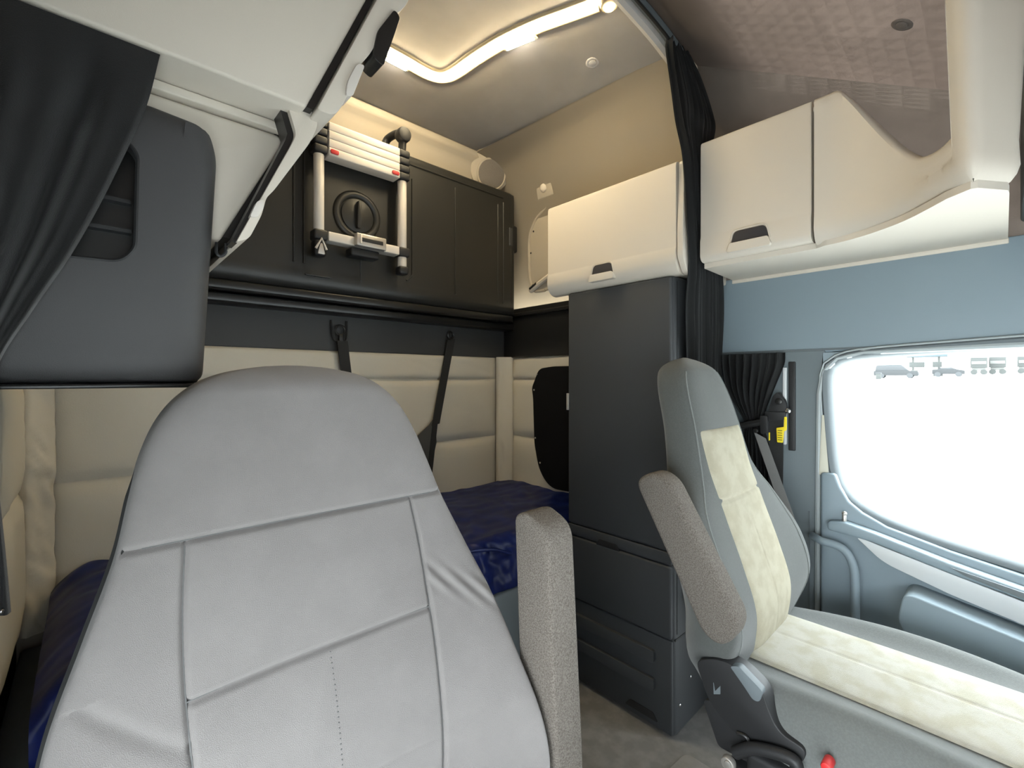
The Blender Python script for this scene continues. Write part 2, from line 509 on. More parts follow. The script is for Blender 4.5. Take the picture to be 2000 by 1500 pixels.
door = struct(obj('door_1', (lambda b: (loft(b, [[(1.80, p.x, p.y) for p in offs(W, .014)], [(1.795, p.x, p.y) for p in offs(W, .03)],
      [(1.795, max(-.95, min(.410, p.x + (p.x + .1) * 6)), max(.22, min(1.338, p.y + (p.y - 1.05) * 6))) for p in W]], cap=False), b)[1])(B()), blue, None, 50))
b = B(); loft(b, [[(1.792, p.x, p.y) for p in offs(W, .030)], [(1.786, p.x, p.y) for p in offs(W, .024)], [(1.79, p.x, p.y) for p in offs(W, .012)], [(1.815, p.x, p.y) for p in offs(W, .002)], [(1.84, p.x, p.y) for p in offs(W, -.002)]], cap=False)
wf = obj('window_frame', b, blued, door, 60)
b = B(); loft(b, [[(1.793, p.x, p.y) for p in offs(W, .036)], [(1.787, p.x, p.y) for p in offs(W, .033)], [(1.789, p.x, p.y) for p in offs(W, .029)]], cap=False)
obj('frame_edge', b, sealm, wf, 60)
win = struct(obj('window_1', (lambda b: (b.faces.new([b.verts.new((1.838, p.x, p.y)) for p in offs(W, .001)]), b)[1])(B()), glass))
# cream weather seal down the rear of the frame
b = B(); prism(b, [(.412, 1.13), (.401, 1.13), (.392, .93), (.420, .93)], 'x', 1.787, 1.80, .002)
obj('cream_seal', b, creamw, door)
# lower door: rear lock block, sill ledge, silver strip, arm rest, pull
b = B(); prism(b, [(.412, .30), (.412, .94), (.372, .942), (.358, .90), (.335, .858), (.30, .83), (.24, .80), (.10, .765), (-.25, .70), (-.9, .60), (-.9, .30)], 'x', 1.772, 1.80, .008)
obj('door_panel', b, blue, door, 45)
b = B(); prism(b, [(.385, .792), (.34, .80), (.27, .785), (.10, .742), (-.25, .672), (-.9, .56), (-.9, .535), (-.25, .645), (.10, .713), (.27, .755), (.385, .765)], 'x', 1.735, 1.79, .008)
obj('sill_ledge', b, blue, door, 45)
b = B(); prism(b, rounded([(.315, .763), (.10, .712), (-.25, .636), (-.9, .52), (-.9, .455), (-.25, .575), (.10, .655), (.245, .700)], [.02, .0, 0, 0, 0, 0, 0, .03]), 'x', 1.742, 1.79, .006)
obj('trim_strip', b, silv, door, 45)
b = B(); prism(b, rounded([(.10, .733), (-.02, .712), (-.40, .640), (-.40, .622), (-.05, .69), (.07, .718)], .006), 'x', 1.730, 1.745, .002)
obj('switch_slot_shadow', b, blued, door)  # dark strip painted as the shadow inside the switch recess
b = B(); prism(b, rounded([(.19, .655), (.02, .622), (-.5, .52), (-.5, .38), (-.05, .46), (.16, .52), (.205, .56)], [.03, 0, 0, 0, .03, .05, .04]), 'x', 1.665, 1.79, .022, 4)
obj('arm_rest', b, blue, door, 50)
b = B(); prism(b, rounded([(.06, .545), (-.06, .515), (-.10, .46), (.00, .465), (.05, .50)], .02), 'x', 1.655, 1.70, .006)
pu = obj('pull_cup', b, blued, door)
b = B(); cyl(b, (1.755, .343, .805), (0, 0, 1), .006, .03, 14, .002); ball(b, (1.755, .343, .823), .0075)
obj('lock_pin', b, alug, door)
# grab bar
b = B(); tube(b, smooth_path([(1.765, .432, .728), (1.735, .40, .727), (1.735, .345, .718), (1.735, .318, .675), (1.735, .312, .60), (1.735, .312, .40), (1.77, .312, .37)], 6), .0125, 12)
gb = tag(obj('grab_bar', b, blue), 'curved blue-grey grab bar on the door pillar behind the driver seat', 'grab bar')

# ---- front of the cab (behind the camera): open doorway and windscreen, tops lowered to cut daylight; dashboard blocks light below
b = B(); box(b, XL - .08, XL - .03, -1.0, .96, -.06, .03); box(b, XL - .08, XL - .03, .45, .96, .03, .80); box(b, XL - .08, XL - .03, -1.0, -.60, .03, .8); box(b, XL - .08, XL - .03, -1.0, .96, 1.14, 1.80); box(b, XL - .08, XL - .03, .45, .96, .80, 1.36); box(b, XL - .08, XL - .03, -1.0, -.70, .8, 1.36)
struct(obj('wall_front_left', b, blue))
b = B(); box(b, XL - .05, XR + .05, -1.0, -.60, 0, 1.0, .05)
struct(obj('trim_4', b, blued))
b = B(); box(b, XL - .05, XR + .05, -1.02, -.85, 1.31, 1.75)
struct(obj('trim_5', b, blued))
b = B(); box(b, 1.42, 1.80, -.60, -.030, 1.66, 2.02, .01)
struct(obj('trim_6', b, blued), 'dark front header panel beside the cream pillar')

# unseen truck bonnet, added to darken the light below the windscreen's horizon
b = B(); box(b, .05, 1.6, -2.9, -1.08, -.2, .92, .15)
struct(obj('bonnet', b, blued))

# ================================================================== TALL CABINET (driver side of sleeper)
tc_ = thing('tall_cabinet', (1.64, 1.0, 0), 'tall charcoal storage cabinet standing behind the driver seat', 'cabinet')
obj('cabinet_body', box(B(), 1.482, 1.80, .774, 1.243, 0, 1.612, .018), darkcab, tc_)
d_ = obj('door', box(B(), 1.468, 1.486, .778, 1.240, .652, 1.606, .010), darkcab, tc_)
obj('door_lip', box(B(), 1.468, 1.484, .778, 1.240, .607, .648, .004), darkcab, tc_)
b = B(); prism(b, rounded([(.985, .598), (1.095, .598), (1.08, .622), (1.0, .622)], .006), 'x', 1.4655, 1.47, .001)
obj('finger_notch', b, blackp, tc_)
obj('drawer', box(B(), 1.466, 1.486, .778, 1.240, .347, .600, .008), darkcab, tc_)
vp = obj('vent_panel', box(B(), 1.474, 1.486, .778, 1.240, .012, .340, .006), darkcab, tc_)
for z in (.265, .165):
    obj('raised_rib', prism(B(), rounded([(.84, z - .022), (1.21, z - .022), (1.21, z + .022), (.84, z + .022)], .012), 'x', 1.460, 1.478, .007), darkcab, vp)
obj('slot_handle', prism(B(), rounded([(.83, .035), (.965, .035), (.945, .062), (.85, .062)], .006), 'x', 1.4705, 1.476, .002), blackp, vp)
for z, x in ((.105, 1.52), (.17, 1.60)):
    obj('screw', ball(B(), (x, .772, z), .006, (1, .5, 1)), chrome, tc_)
obj('side_seam', box(B(), 1.49, 1.79, .7725, .776, .338, .345), blackp, tc_)
obj('edge_seam', box(B(), 1.500, 1.503, .7725, .776, .36, 1.59), blackp, tc_)
obj('door_catch', box(B(), 1.462, 1.470, 1.232, 1.244, 1.12, 1.19, .002), alug, tc_)

# ================================================================== OVERHEAD CABINETS, driver side
def face_door(name, y0, y1, z0, z1, x, th, parent, r=.03, band_z=None, under=.05):
    """door whose lower edge rolls under"""
    b = B()
    prof = []
    n = 10
    prof.append((x + th, z1)); prof.append((x + .012, z1)); prof.append((x + .003, z1 - .006)); prof.append((x, z1 - .018))
    zz = band_z if band_z else z0 + .1
    prof.append((x, zz + .006)); prof.append((x - .001, zz)); prof.append((x - .0045, zz - .012))
    for k in range(n + 1):
        a = k / n * math.pi * .5
        prof.append((x - .0045 + under * (1 - math.cos(a)), z0 + under * (1 - math.sin(a))))
    prof.append((x + th + under * .5, z0)); prof.append((x + th + under * .5, z0 + .02))
    prism(b, [(p[0], p[1]) for p in prof], 'y', y0, y1, 0.0)
    t = [e for e in b.edges if abs(e.verts[0].co.y - e.verts[1].co.y) < 1e-6 and e.verts[0].co.x < x + under and e.verts[1].co.x < x + under]
    bmesh.ops.bevel(b, geom=t, offset=.006, segments=2, affect='EDGES', clamp_overlap=True)
    return obj(name, b, cream, parent, 35)
def cup_handle(y0, y1, z0, z1, x, parent):
    """trapezoid finger recess (dark) over a pale lip"""
    m = (z0 + z1) / 2 - .004
    w = y1 - y0
    b = B(); prism(b, rounded([(y0 + .01, m - .006), (y1 - .012, m - .006), (y1 - .022, z1), (y0 + .02, z1)], [.004, .004, .014, .014]), 'x', x - .0015, x + .02, .001)
    h = obj('handle_recess', b, mat_dark_recess, parent)
    b = B(); prism(b, rounded([(y0, z0), (y1, z0), (y1 - .012, m), (y0 + .012, m)], [.012, .012, .004, .004]), 'x', x - .012, x + .01, .004)
    obj('handle_lip', b, cream, parent)
    b = B()
    ring_pts = rounded([(y0 + .008, m - .004), (y0 + .018, z1 + .004), (y1 - .018, z1 + .004), (y1 - .008, m - .004)], [0, .014, .014, 0])
    tube(b, [(x - .001, p[0], p[1]) for p in ring_pts], .0022, 6)
    obj('handle_rim', b, cream, parent)
mat_dark_recess = mat('dark_recess', (0.03, 0.028, 0.032), 0.6)

soc = thing('overhead_cabinet', (1.63, 1.03, 1.60), 'cream overhead cabinet with trapezoid handle above the tall charcoal cabinet', 'cabinet')
obj('cabinet_body', box(B(), 1.485, 1.80, .735, 1.335, 1.622, 1.975, .012), cream, soc)
sd = face_door('door', .752, 1.338, 1.608, 1.988, 1.452, .03, soc, band_z=1.695)
obj('end_cheek', prism(B(), rounded([(1.465, 1.99), (1.452, 1.75), (1.452, 1.66), (1.49, 1.608), (1.80, 1.608), (1.80, 1.99)], .015), 'y', .727, .748, .004), cream, soc)
cup_handle(.990, 1.112, 1.628, 1.692, 1.447, sd)

# front overhead unit: door part and scooped shelf part, curving in to the cream pillar
foc = thing('overhead_console', (1.6, .35, 1.62), 'cream overhead console with door and scooped open shelf above the driver door', 'cabinet')
PATH = [(1.500, .690, 2.042), (1.500, .55, 2.042), (1.500, .45, 2.042), (1.499, .366, 2.042)]
fdoor = face_door('door', .371, .690, 1.640, 2.042, 1.500, .03, foc, band_z=1.72, under=.022)
cup_handle(.468, .602, 1.650, 1.716, 1.4955, fdoor)
# scooped shelf front, swept along a plan curve
P2 = [(1.500, .364, 2.041), (1.4985, .33, 2.041), (1.494, .305, 2.036), (1.484, .275, 1.99), (1.466, .238, 1.92), (1.44, .200, 1.85), (1.41, .165, 1.79), (1.378, .137, 1.755), (1.345, .113, 1.742), (1.315, .092, 1.740), (1.292, .0765, 1.745)]
PS = smooth_path(P2, 5)
NSH = len(PS)
PS += [Vector(p) for p in ((1.284, .0705, 1.748), (1.2825, .0695, 2.14), (1.272, .062, 2.14), (1.261, .052, 2.14), (1.256, .043, 2.14), (1.258, .034, 2.14), (1.266, .026, 2.14), (1.280, .016, 2.14), (1.300, .002, 2.14), (1.318, -.010, 2.14), (1.330, -.017, 2.14), (1.342, -.020, 2.14), (1.352, -.016, 2.14), (1.357, -.004, 2.14), (1.36, .02, 2.14))]
b = B()
rings = []
PC = Vector((1.287, .03, 0))
for i, p in enumerate(PS):
    d = (PS[min(i + 1, len(PS) - 1)] - PS[max(i - 1, 0)]); d.z = 0; d.normalize()
    n = Vector((d.y, -d.x, 0))       # towards the aisle / camera side
    if i < NSH and n.x > 0: n = -n
    if i >= NSH and n.dot(Vector((p.x, p.y, 0)) - Vector((1.31, .06, 0))) < 0: n = -n
    zt = p.z; zb = 1.632
    base = Vector((p.x, p.y, 0))
    tk = .028 if i < NSH else .012
    mid = 1.72 if zt > 1.76 else zt - .05
    sec = [(tk, zt - .004), (tk * .5, zt), (.004, zt - .002), (-.001, zt - .010), (0, zt - .03), (0, mid + (zt - .03 - mid) * .66), (0, mid + (zt - .03 - mid) * .33), (0, mid), (-.002, 1.69), (-.003, 1.672), (.002, 1.655), (.010, 1.642), (.018, 1.636), (.024, zb), (.024, zb + .012), (.018, 1.67), (tk, zt - .03)]
    rg = []
    for o, z in sec:
        q_ = base - n * o
        if i >= NSH and z > 1.70:
            k_ = 1 + .85 * (z - 1.70)
            q_ = PC + (q_ - PC) * k_
        rg.append(q_ + Vector((0, 0, z)))
    rings.append(rg)
loft(b, rings)
obj('shelf_front', b, cream, foc, 50)
# underside tray from the curved face back to the wall, and inner floor
b = B()
low = [(p.x + .014, p.y + .004) for p in PS[4:NSH]]
pl = [(1.53, .690)] + [(1.53, .366)] + low + [(1.272, .044), (1.275, .034), (1.335, -.006), (1.36, -.008), (1.81, -.008), (1.81, .700)]
prism(b, pl, 'z', 1.624, 1.640, 0)
obj('underside', b, cream, foc, 30)
b = B(); prism(b, [(1.62, 1.64), (1.62, 1.655), (1.806, 1.655), (1.806, 1.628)], 'y', 0.0, .70, .002)
obj('rear_lip', box(B(), 1.797, 1.81, -.01, .705, 1.612, 1.628, .003), cream, foc); b.free()
b = B(); box(b, 1.52, 1.80, .315, .685, 2.015, 2.03, .004)
obj('top_panel', b, cream, foc)
b = B(); box(b, 1.52, 1.80, .675, .688, 1.64, 2.03, .004)
obj('end_panel', b, cream, foc)
b = B(); box(b, 1.515, 1.80, .312, .322, 1.64, 2.03, .003)
obj('shelf_divider', b, headd, foc)
# ================================================================== PASSENGER SIDE UPPER CABINETS
ub = thing('upper_cabinet', (.1, 1.2, 1.766), 'large cream upper cabinet with slanted lid above the passenger seat', 'cabinet')
b = B(); prism(b, [(XL + .005, 1.768), (.303, 1.768), (.423, 2.04), (.47, 2.16), (.47, 2.38), (XL + .005, 2.38)], 'y', .904, 1.55, .006)
obj('cabinet_body', b, cream, ub)
b = B(); prism(b, rounded([(.318, 1.764), (.352, 1.764), (.372, 1.80), (.400, 1.885), (.425, 1.92), (.468, 2.02), (.506, 2.06), (.545, 2.16), (.545, 2.36), (.50, 2.38), (.487, 2.16), (.437, 2.035)], [.008, .02, .03, .03, .03, .03, .03, .02, .02, .01, 0, 0]), 'y', .890, 1.52, .007)
ul = obj('lid', b, cream, ub)
b = B(); prism(b, [(.303, 1.775), (.32, 1.775), (.488, 2.16), (.488, 2.36), (.46, 2.36)], 'y', .915, 1.5)
obj('lid_gap', b, blackgl, ub)
b = B(); prism(b, rounded([(.428, 1.915), (.452, 1.905), (.492, 2.03), (.478, 2.04), (.44, 1.975)], .01), 'y', .884, .94, .003)
obj('latch_recess', b, blackgl, ul)
b = B(); prism(b, rounded([(.372, 1.81), (.386, 1.815), (.412, 1.89), (.395, 1.885), (.375, 1.84)], .012), 'y', .884, .93, .003)
obj('latch', b, alu, ul)

lb = thing('lower_cabinet', (.05, 1.25, 1.51), 'smaller cream wall cabinet hanging under the large upper cabinet', 'cabinet')
b = B(); prism(b, [(XL + .005, 1.745), (.286, 1.745), (.290, 1.73), (.180, 1.51), (XL + .005, 1.51)], 'y', 1.0, 1.5, .008)
obj('cabinet_body', b, cream, lb)
b = B(); prism(b, [(XL + .005, 1.766), (.284, 1.766), (.286, 1.749), (XL + .005, 1.749)], 'y', .99, 1.5, .003)
obj('top_rail', b, cream, lb)
b = B(); prism(b, [(.18, 1.52), (.20, 1.52), (.31, 1.735), (.30, 1.76), (.275, 1.76), (.28, 1.72)], 'y', 1.01, 1.48)
obj('lid_gap', b, blackgl, lb)
b = B(); prism(b, rounded([(0.280, 1.774), (0.332, 1.783), (0.336, 1.759), (0.322, 1.721), (0.254, 1.604), (0.242, 1.589), (0.234, 1.554), (0.213, 1.505), (0.193, 1.496), (0.287, 1.705), (0.295, 1.726)], [.004, .02, .02, .02, .01, .01, .01, .02, .004, .01, .01]), 'y', .935, 1.47, .006)
ll = obj('lid', b, cream, lb)
b = B(); prism(b, rounded([(0.268, 1.774), (0.282, 1.776), (0.297, 1.727), (0.289, 1.704), (0.196, 1.496), (0.188, 1.498), (0.278, 1.712), (0.282, 1.727)], .0), 'y', .947, .99)
obj('lid_seam', b, blackgl, lb)
b = B(); prism(b, rounded([(0.237, 1.583), (0.225, 1.576), (0.213, 1.544), (0.227, 1.547), (0.237, 1.568)], .006), 'y', .930, .96, .002)
obj('latch', b, alu, ll)
b = B(); tube(b, smooth_path([(0.178, 1.020, 1.510), (0.177, 1.020, 1.492), (0.183, 1.020, 1.485), (0.192, 1.020, 1.493), (0.193, 1.020, 1.511)], 5), .003, 8)
obj('pull_loop', b, blackp, lb)

# dark grey appliance cabinet with black window
dp = thing('appliance_cabinet', (0, 1.15, 1.243), 'dark grey padded cabinet with small black window left of the passenger seat', 'cabinet')
b = B()
out = rounded([(XL + .003, 1.243), (.150, 1.243), (.1725, 1.66), (.158, 1.705), (.08, 1.712), (XL + .003, 1.712)], [.0, .022, .03, .03, .0, 0], 6)
def cxz(sc, d): return [(.0 + (p[0]) * 1, p[1]) for p in out]
# front shell: the lower edge and right edge are softly rolled
cen = Vector((0, 1.47))
rings = []
for d, y in ((0.0, .997), (0.0, .990), (.004, .975), (.012, .962), (.024, .954), (.042, .951)):
    rings.append([(max(XL + .003, p[0] - d * (1 if p[0] > 0.05 else 0)), y, p[1] + (d if p[1] < 1.35 else -d if p[1] > 1.69 else 0)) for p in out])
R = loft(b, rings, cap=False)
# front face with rectangular opening
hole = rounded([(-.135, 1.430), (.036, 1.436), (.054, 1.46), (.057, 1.615), (.040, 1.632), (-.135, 1.640)], [.012, .014, .012, .012, .014, .012], 4)
fo = rings[-1]
hv = [Vector((h[0], .951, h[1])) for h in hole]
inner = [b.verts.new(v) for v in hv]
inner2 = [b.verts.new(v + Vector((0, .05, 0))) for v in hv]
eds = []
for L_ in (R[-1], inner):
    for i in range(len(L_)):
        u_, v_ = L_[i], L_[(i + 1) % len(L_)]
        if (u_.co - v_.co).length > 1e-6 : eds.append(b.edges.get((u_, v_)) or b.edges.new((u_, v_)))
bmesh.ops.triangle_fill(b, use_beauty=True, use_dissolve=False, edges=eds, normal=(0, -1, 0))
for i in range(len(inner)):
    j = (i + 1) % len(inner)
    b.faces.new((inner[i], inner[j], inner2[j], inner2[i]))
obj('front_shell', b, darkcab2, dp, 45)
b = B(); prism(b, hole, 'y', .984, 1.02)
wn = obj('black_window', b, blackgl, dp)
b = B(); box(b, -.13, .05, .966, .985, 1.535, 1.541); box(b, -.13, .05, .966, .985, 1.487, 1.493)
obj('inner_shelf', b, blackp, wn)
b = B(); tube(b, [(h[0], .9515, h[1]) for h in hole + hole[:1]], .003, 6)
obj('window_rim', b, blackp, dp)
b = B(); box(b, XL + .003, .162, .962, 1.45, 1.235, 1.2425, .003)
obj('bottom_edge', b, blackgl, dp)
obj('cabinet_back', box(B(), XL + .003, .145, .99, 1.45, 1.243, 1.50, .006), darkcab2, dp)

# ================================================================== CURTAINS
def curtain(name, rows, npl, amp, m, label, nu=90, nv=50, parent=None, seed=0.0, th=.003, phase=0.0):
    """rows: (z, xl, xr, y) from top to bottom; pleats run down"""
    b = B()
    ts = [i / (len(rows) - 1) for i in range(len(rows))]
    def f(i, j):
        v = [slerp([(t, r[k]) for t, r in zip(ts, rows)], j) for k in range(4)]
        w = v[2] - v[1]
        x = v[1] + w * i
        ph = 2 * math.pi * npl * (i + .05 * noise.noise(Vector((i * 4, j * 2.5, seed)))) + phase
        a = amp * (.75 + .5 * noise.noise(Vector((i * 5, j * 3, seed + 7))))
        y = v[3] + a * math.sin(ph) + amp * .35 * math.sin(2.3 * ph + 1)
        return (x, y, v[0] + .004 * math.sin(ph * .5))
    grid(b, f, nu, nv, th)
    return obj(name, b, m, parent, 60)
c = curtain('privacy_curtain', [(2.452, 1.49, 1.615, .800), (2.38, 1.455, 1.70, .785), (2.24, 1.448, 1.775, .765), (2.12, 1.437, 1.70, .742), (1.98, 1.435, 1.62, .714), (1.80, 1.452, 1.64, .712), (1.65, 1.476, 1.70, .714), (1.50, 1.50, 1.77, .735), (1.33, 1.52, 1.775, .742), (1.05, 1.53, 1.77, .745), (.75, 1.54, 1.77, .748), (.45, 1.55, 1.77, .748)], 7, .012, curt2, '', 120, 80, seed=3.0)
tag(c, 'tall charcoal privacy curtain gathered beside the overhead cabinets', 'curtain')
b = B()
EDGE = [(0, .082), (.1, .066), (.2, .040), (.3, .012), (.4, -.020), (.5, -.058), (.6, -.092), (.7, -.097), (.8, -.090), (.9, -.084), (1, -.079)]
def sweep(i, j):
    z = 1.764 - (1.764 - .93) * j
    xe_ = slerp(EDGE, j)
    x0 = -.155 + .02 * 0
    x = x0 + (xe_ - x0) * i
    k = i
    tp = min(1, j / .16) ** 1.2
    a = .014 * math.sin(2 * math.pi * (1.9 * k ** 1.1) + .4) + .006 * math.sin(2 * math.pi * 4.3 * k + 2 + j * 2) + .003 * noise.noise(Vector((i * 6, j * 3, 4)))
    if k > .97: a += .01 * (k - .97) / .03
    return (x, .909 + tp * (.016 + .75 * a * (1 if j < .62 else .6)), z)
grid(b, sweep, 120, 80, .003)
c = obj('privacy_curtain', b, curt, None, 60)
tag(c, 'dark curtain swept across the grey appliance cabinet at left', 'curtain')
obj('snap', ball(B(), (-.087, .915, .938), .003), chrome, c)

# door curtain: gathered and tied
def door_curtain():
    b = B()
    rows = [(1.342, .515, .735), (1.30, .52, .735), (1.22, .55, .72), (1.15, .575, .685), (1.09, .588, .65), (1.04, .575, .655), (.95, .555, .665), (.80, .55, .67), (.60, .55, .67)]
    ts = [i / (len(rows) - 1) for i in range(len(rows))]
    def f(i, j):
        z, y0, y1 = [slerp([(t, r[k]) for t, r in zip(ts, rows)], j) for k in range(3)]
        a = .013 if z > 1.16 else .009
        return (1.772 + a * math.sin(2 * math.pi * 8 * i + .6 * math.sin(j * 5)) + .004 * math.sin(40 * i), y0 + (y1 - y0) * i, z)
    grid(b, f, 130, 40, .002)
    c = tag(obj('door_curtain', b, curt2, None, 60), 'short pleated black curtain tied back between driver seat and door', 'curtain')
    b = B(); tube(b, smooth_path([(1.75, .58, 1.098), (1.752, .62, 1.088), (1.755, .655, 1.078)], 5), .012, 8)
    obj('tie_strap', b, web, c)
    b = B(); cyl(b, (1.742, .60, 1.065), (1, 0, 0), .008, .012, 14, .002)
    obj('snap', b, blackgl, c)
door_curtain()

# ================================================================== SEAT BELT
sb = thing('seat_belt', (1.78, .53, .55), 'driver seat belt with yellow tag on the grey door pillar', 'seat belt')
b = B(); prism(b, rounded([(.565, 1.135), (.505, 1.135), (.512, 1.175), (.535, 1.205), (.55, 1.19)], .008), 'x', 1.755, 1.775, .005)
g = obj('guide_loop', b, blackp, sb)
b = B(); cyl(b, (1.752, .53, 1.172), (1, 0, 0), .011, .008, 18, .002)
obj('bolt', b, blackgl, g)
b = B(); cyl(b, (1.758, .503, 1.14), (1, 0, 0), .009, .008, 16, .002)
obj('cap', b, chrome, g)
def strap(p0, p1, wv, th, n=14, sag=None):
    b = B()
    P0, P1, w = Vector(p0), Vector(p1), Vector(wv)
    d = (P1 - P0).normalized(); nn = d.cross(w).normalized()
    rings = []
    for k in range(n + 1):
        t = k / n
        c = P0.lerp(P1, t) + (Vector(sag) * (4 * t * (1 - t)) if sag else Vector())
        rings.append([c - w * .5 - nn * th * .5, c + w * .5 - nn * th * .5, c + w * .5 + nn * th * .5, c - w * .5 + nn * th * .5])
    loft(b, rings); return b
obj('webbing', strap((1.762, .540, 1.15), (1.762, .545, .55), (0, .045, 0), .003), web, sb)
obj('webbing', strap((1.745, 0.588, 1.050), (1.640, 0.436, 0.718), (0, .040, .02), .003), webl, sb)
b = B(); prism(b, rounded([(.575, 1.135), (.508, 1.135), (.512, 1.11), (.57, 1.10)], .006), 'x', 1.750, 1.764, .003)
obj('buckle_stop', b, blackp, sb)
tg = obj('yellow_tag', prism(B(), rounded([(.512, 1.12), (.504, 1.12), (.504, 1.075), (.512, 1.07), (.516, 1.03), (.534, 1.03), (.536, 1.08), (.513, 1.085)], .003), 'x', 1.748, 1.750, .0005), yel, sb)
b = B()
for k in range(5): box(b, 1.7474, 1.748, .518, .532, 1.038 + k * .008, 1.0405 + k * .008)
obj('tag_print', b, inkm, tg)
b = B(); prism(b, rounded([(.586, 1.12), (.562, 1.12), (.560, 1.06), (.584, 1.055)], .006), 'x', 1.738, 1.758, .004)
obj('belt_height_clip', b, blackp, sb)
obj('yellow_mark', box(B(), 1.744, 1.748, .556, .559, 1.035, 1.062), yel, sb)

# ================================================================== UPPER BUNK
bk = thing('upper_bunk', (.8, 1.92, 1.61), 'black folded-up upper bunk on the back wall', 'bunk')
b = B()
outl = rounded([(-.12, 1.60), (1.745, 1.60), (1.745, 2.282), (-.12, 2.282)], [.02, .03, .06, .02], 8)
rings = []
for d, y in ((0, 1.965), (0, 1.875), (.004, 1.862), (.012, 1.854), (.022, 1.851), (.034, 1.8535), (.04, 1.8535)):
    rings.append([(max(-.12 + d, min(1.745 - d, p[0])), y, max(1.60 + d * 2.2, min(2.282 - d, p[1]))) for p in outl])
loft(b, rings)
obj('bunk_board', b, bunkm, bk, 50)
def ridge(x, z0, z1, curl=0):
    b = B()
    pts = [(x, 1.8525, z1), (x, 1.8525, (z0 + z1) / 2), (x, 1.8525, z0 + .05)]
    if curl: pts += [(x - .008, 1.8525, z0 + .02), (x - .03, 1.8525, z0)]
    else: pts += [(x, 1.8525, z0)]
    tube(b, smooth_path(pts, 5), .0045, 6)
    obj('ridge', b, bunkm, bk)
ridge(.575, 1.70, 2.17); ridge(.612, 1.70, 2.17); ridge(1.09, 1.70, 2.17, 1); ridge(1.335, 1.67, 2.20); ridge(1.615, 1.66, 2.19); ridge(1.655, 1.66, 2.21)
b = B(); tube(b, [(-.1, 1.8525, 2.235), (1.65, 1.8525, 2.235)], .004, 6)
obj('ridge', b, bunkm, bk)
b = B(); ring(b, (.828, 1.853, 1.937), (0, 1, 0), .088, .016, 44, 10, .7)
rg = obj('lock_ring', b, bunkm, bk)
b = B(); cyl(b, (.828, 1.853, 1.937), (0, 1, 0), .070, .012, 40, .003)
kb = obj('lock_dial', b, bunkm, bk)
b = B(); prism(b, rounded([(.818, 1.880), (.840, 1.880), (.836, 1.996), (.822, 1.996)], .008), 'y', 1.828, 1.85, .006)
obj('dial_grip', b, bunkm, kb)
b = B(); box(b, 1.70, 1.762, 1.852, 1.93, 1.955, 2.105, .012)
lt = obj('end_latch', b, blackp, bk)
obj('latch_plate', box(B(), 1.695, 1.72, 1.848, 1.856, 1.985, 2.085, .004), band, lt)
b = B(); box(b, -.12, 1.74, 1.865, 1.955, 1.565, 1.602, .008)
obj('lower_rail', b, blackgl, bk)
b = B(); prism(b, rounded([(.615, 1.655), (.72, 1.655), (.72, 1.662), (.615, 1.662)], .003), 'y', 1.8425, 1.856, .001)
obj('edge_bead', b, bunkm, bk)
# ledge under bunk
b = B(); box(b, XL + .01, 1.80, 1.90, 1.999, 1.525, 1.562, .008)
tag(obj('support_rail', b, blackgl), 'long black support rail under the folded upper bunk', 'rail')

# ================================================================== LADDER (telescopic, hung on the bunk)
ld = thing('telescopic_ladder', (.83, 1.80, 1.73), 'short telescopic ladder with cream rungs hanging on the black bunk', 'ladder')
YL = 1.795
for x, lft in ((.648, True), (1.006, False)):
    b = B(); cyl(b, (x, YL, 1.965), (0, 0, 1), .0195, .30, 20, .002)
    obj('rail', b, alu, ld)
    for k in range(4):
        b = B(); box(b, x - .026, x + .026, YL - .028, YL + .028, 2.116 + k * .033, 2.1465 + k * .033, .008)
        obj('collar', b, blackp, ld)
    b = B(); box(b, x - .026, x + .026, YL - .027, YL + .027, 1.782, 1.822, .008)
    obj('collar', b, blackp, ld)
    if lft:
        b = B(); box(b, x - .024, x + .024, YL - .024, YL + .024, 1.72, 1.785, .012)
        ft = obj('foot', b, blackp, ld)
        b = B(); prism(b, rounded([(x - .014, 1.726), (x + .014, 1.726), (x + .004, 1.768), (x - .004, 1.768)], .005), 'y', YL - .029, YL - .02, .003)
        obj('foot_inlay', b, alug, ft)
        b = B(); tube(b, [(x - .02, YL - .026, 1.745), (x, YL - .030, 1.785), (x + .02, YL - .026, 1.745)], .005, 8)
        obj('foot_clip', b, alu, ft)
    else:
        b = B(); cyl(b, (x, YL, 1.762), (0, 0, 1), .0195, .045, 20, .003)
        obj('rail_end', b, alu, ld)
        b = B(); box(b, x - .024, x + .022, YL - .024, YL + .024, 1.705, 1.742, .010)
        obj('foot', b, blackp, ld)
for k in range(4):
    z = 2.127 + k * .0325
    b = B(); box(b, .676, .980, YL - .030, YL + .030, z - .0135, z + .0175, .0035)
    r_ = obj('rung', b, alu, ld)
    if k == 0:
        for x in (.697, .958):
            b = B(); prism(b, rounded([(x - .016, z - .006), (x + .016, z - .006), (x + .016, z + .010), (x - .016, z + .010)], .006), 'y', YL - .036, YL - .028, .002)
            obj('red_release', b, red, r_)
b = B(); box(b, .676, .980, YL - .026, YL + .026, 1.784, 1.820, .004)
obj('rung', b, alu, ld)
b = B(); tube(b, smooth_path([(1.006, YL, 2.25), (1.006, YL, 2.31), (1.0, YL + .03, 2.335), (.985, YL + .09, 2.33), (.97, YL + .10, 2.29)], 6), .017, 12)
obj('hook', b, blackp, ld)
b = B(); cyl(b, (1.006, YL - .008, 2.315), (0, 1, 0), .032, .05, 22, .012)
obj('hook_cap', b, blackp, ld)
b = B(); tube(b, smooth_path([(.648, YL, 2.25), (.648, YL, 2.30), (.66, YL + .03, 2.325), (.68, YL + .09, 2.32), (.68, YL + .10, 2.29)], 6), .017, 12)
obj('hook', b, blackp, ld)
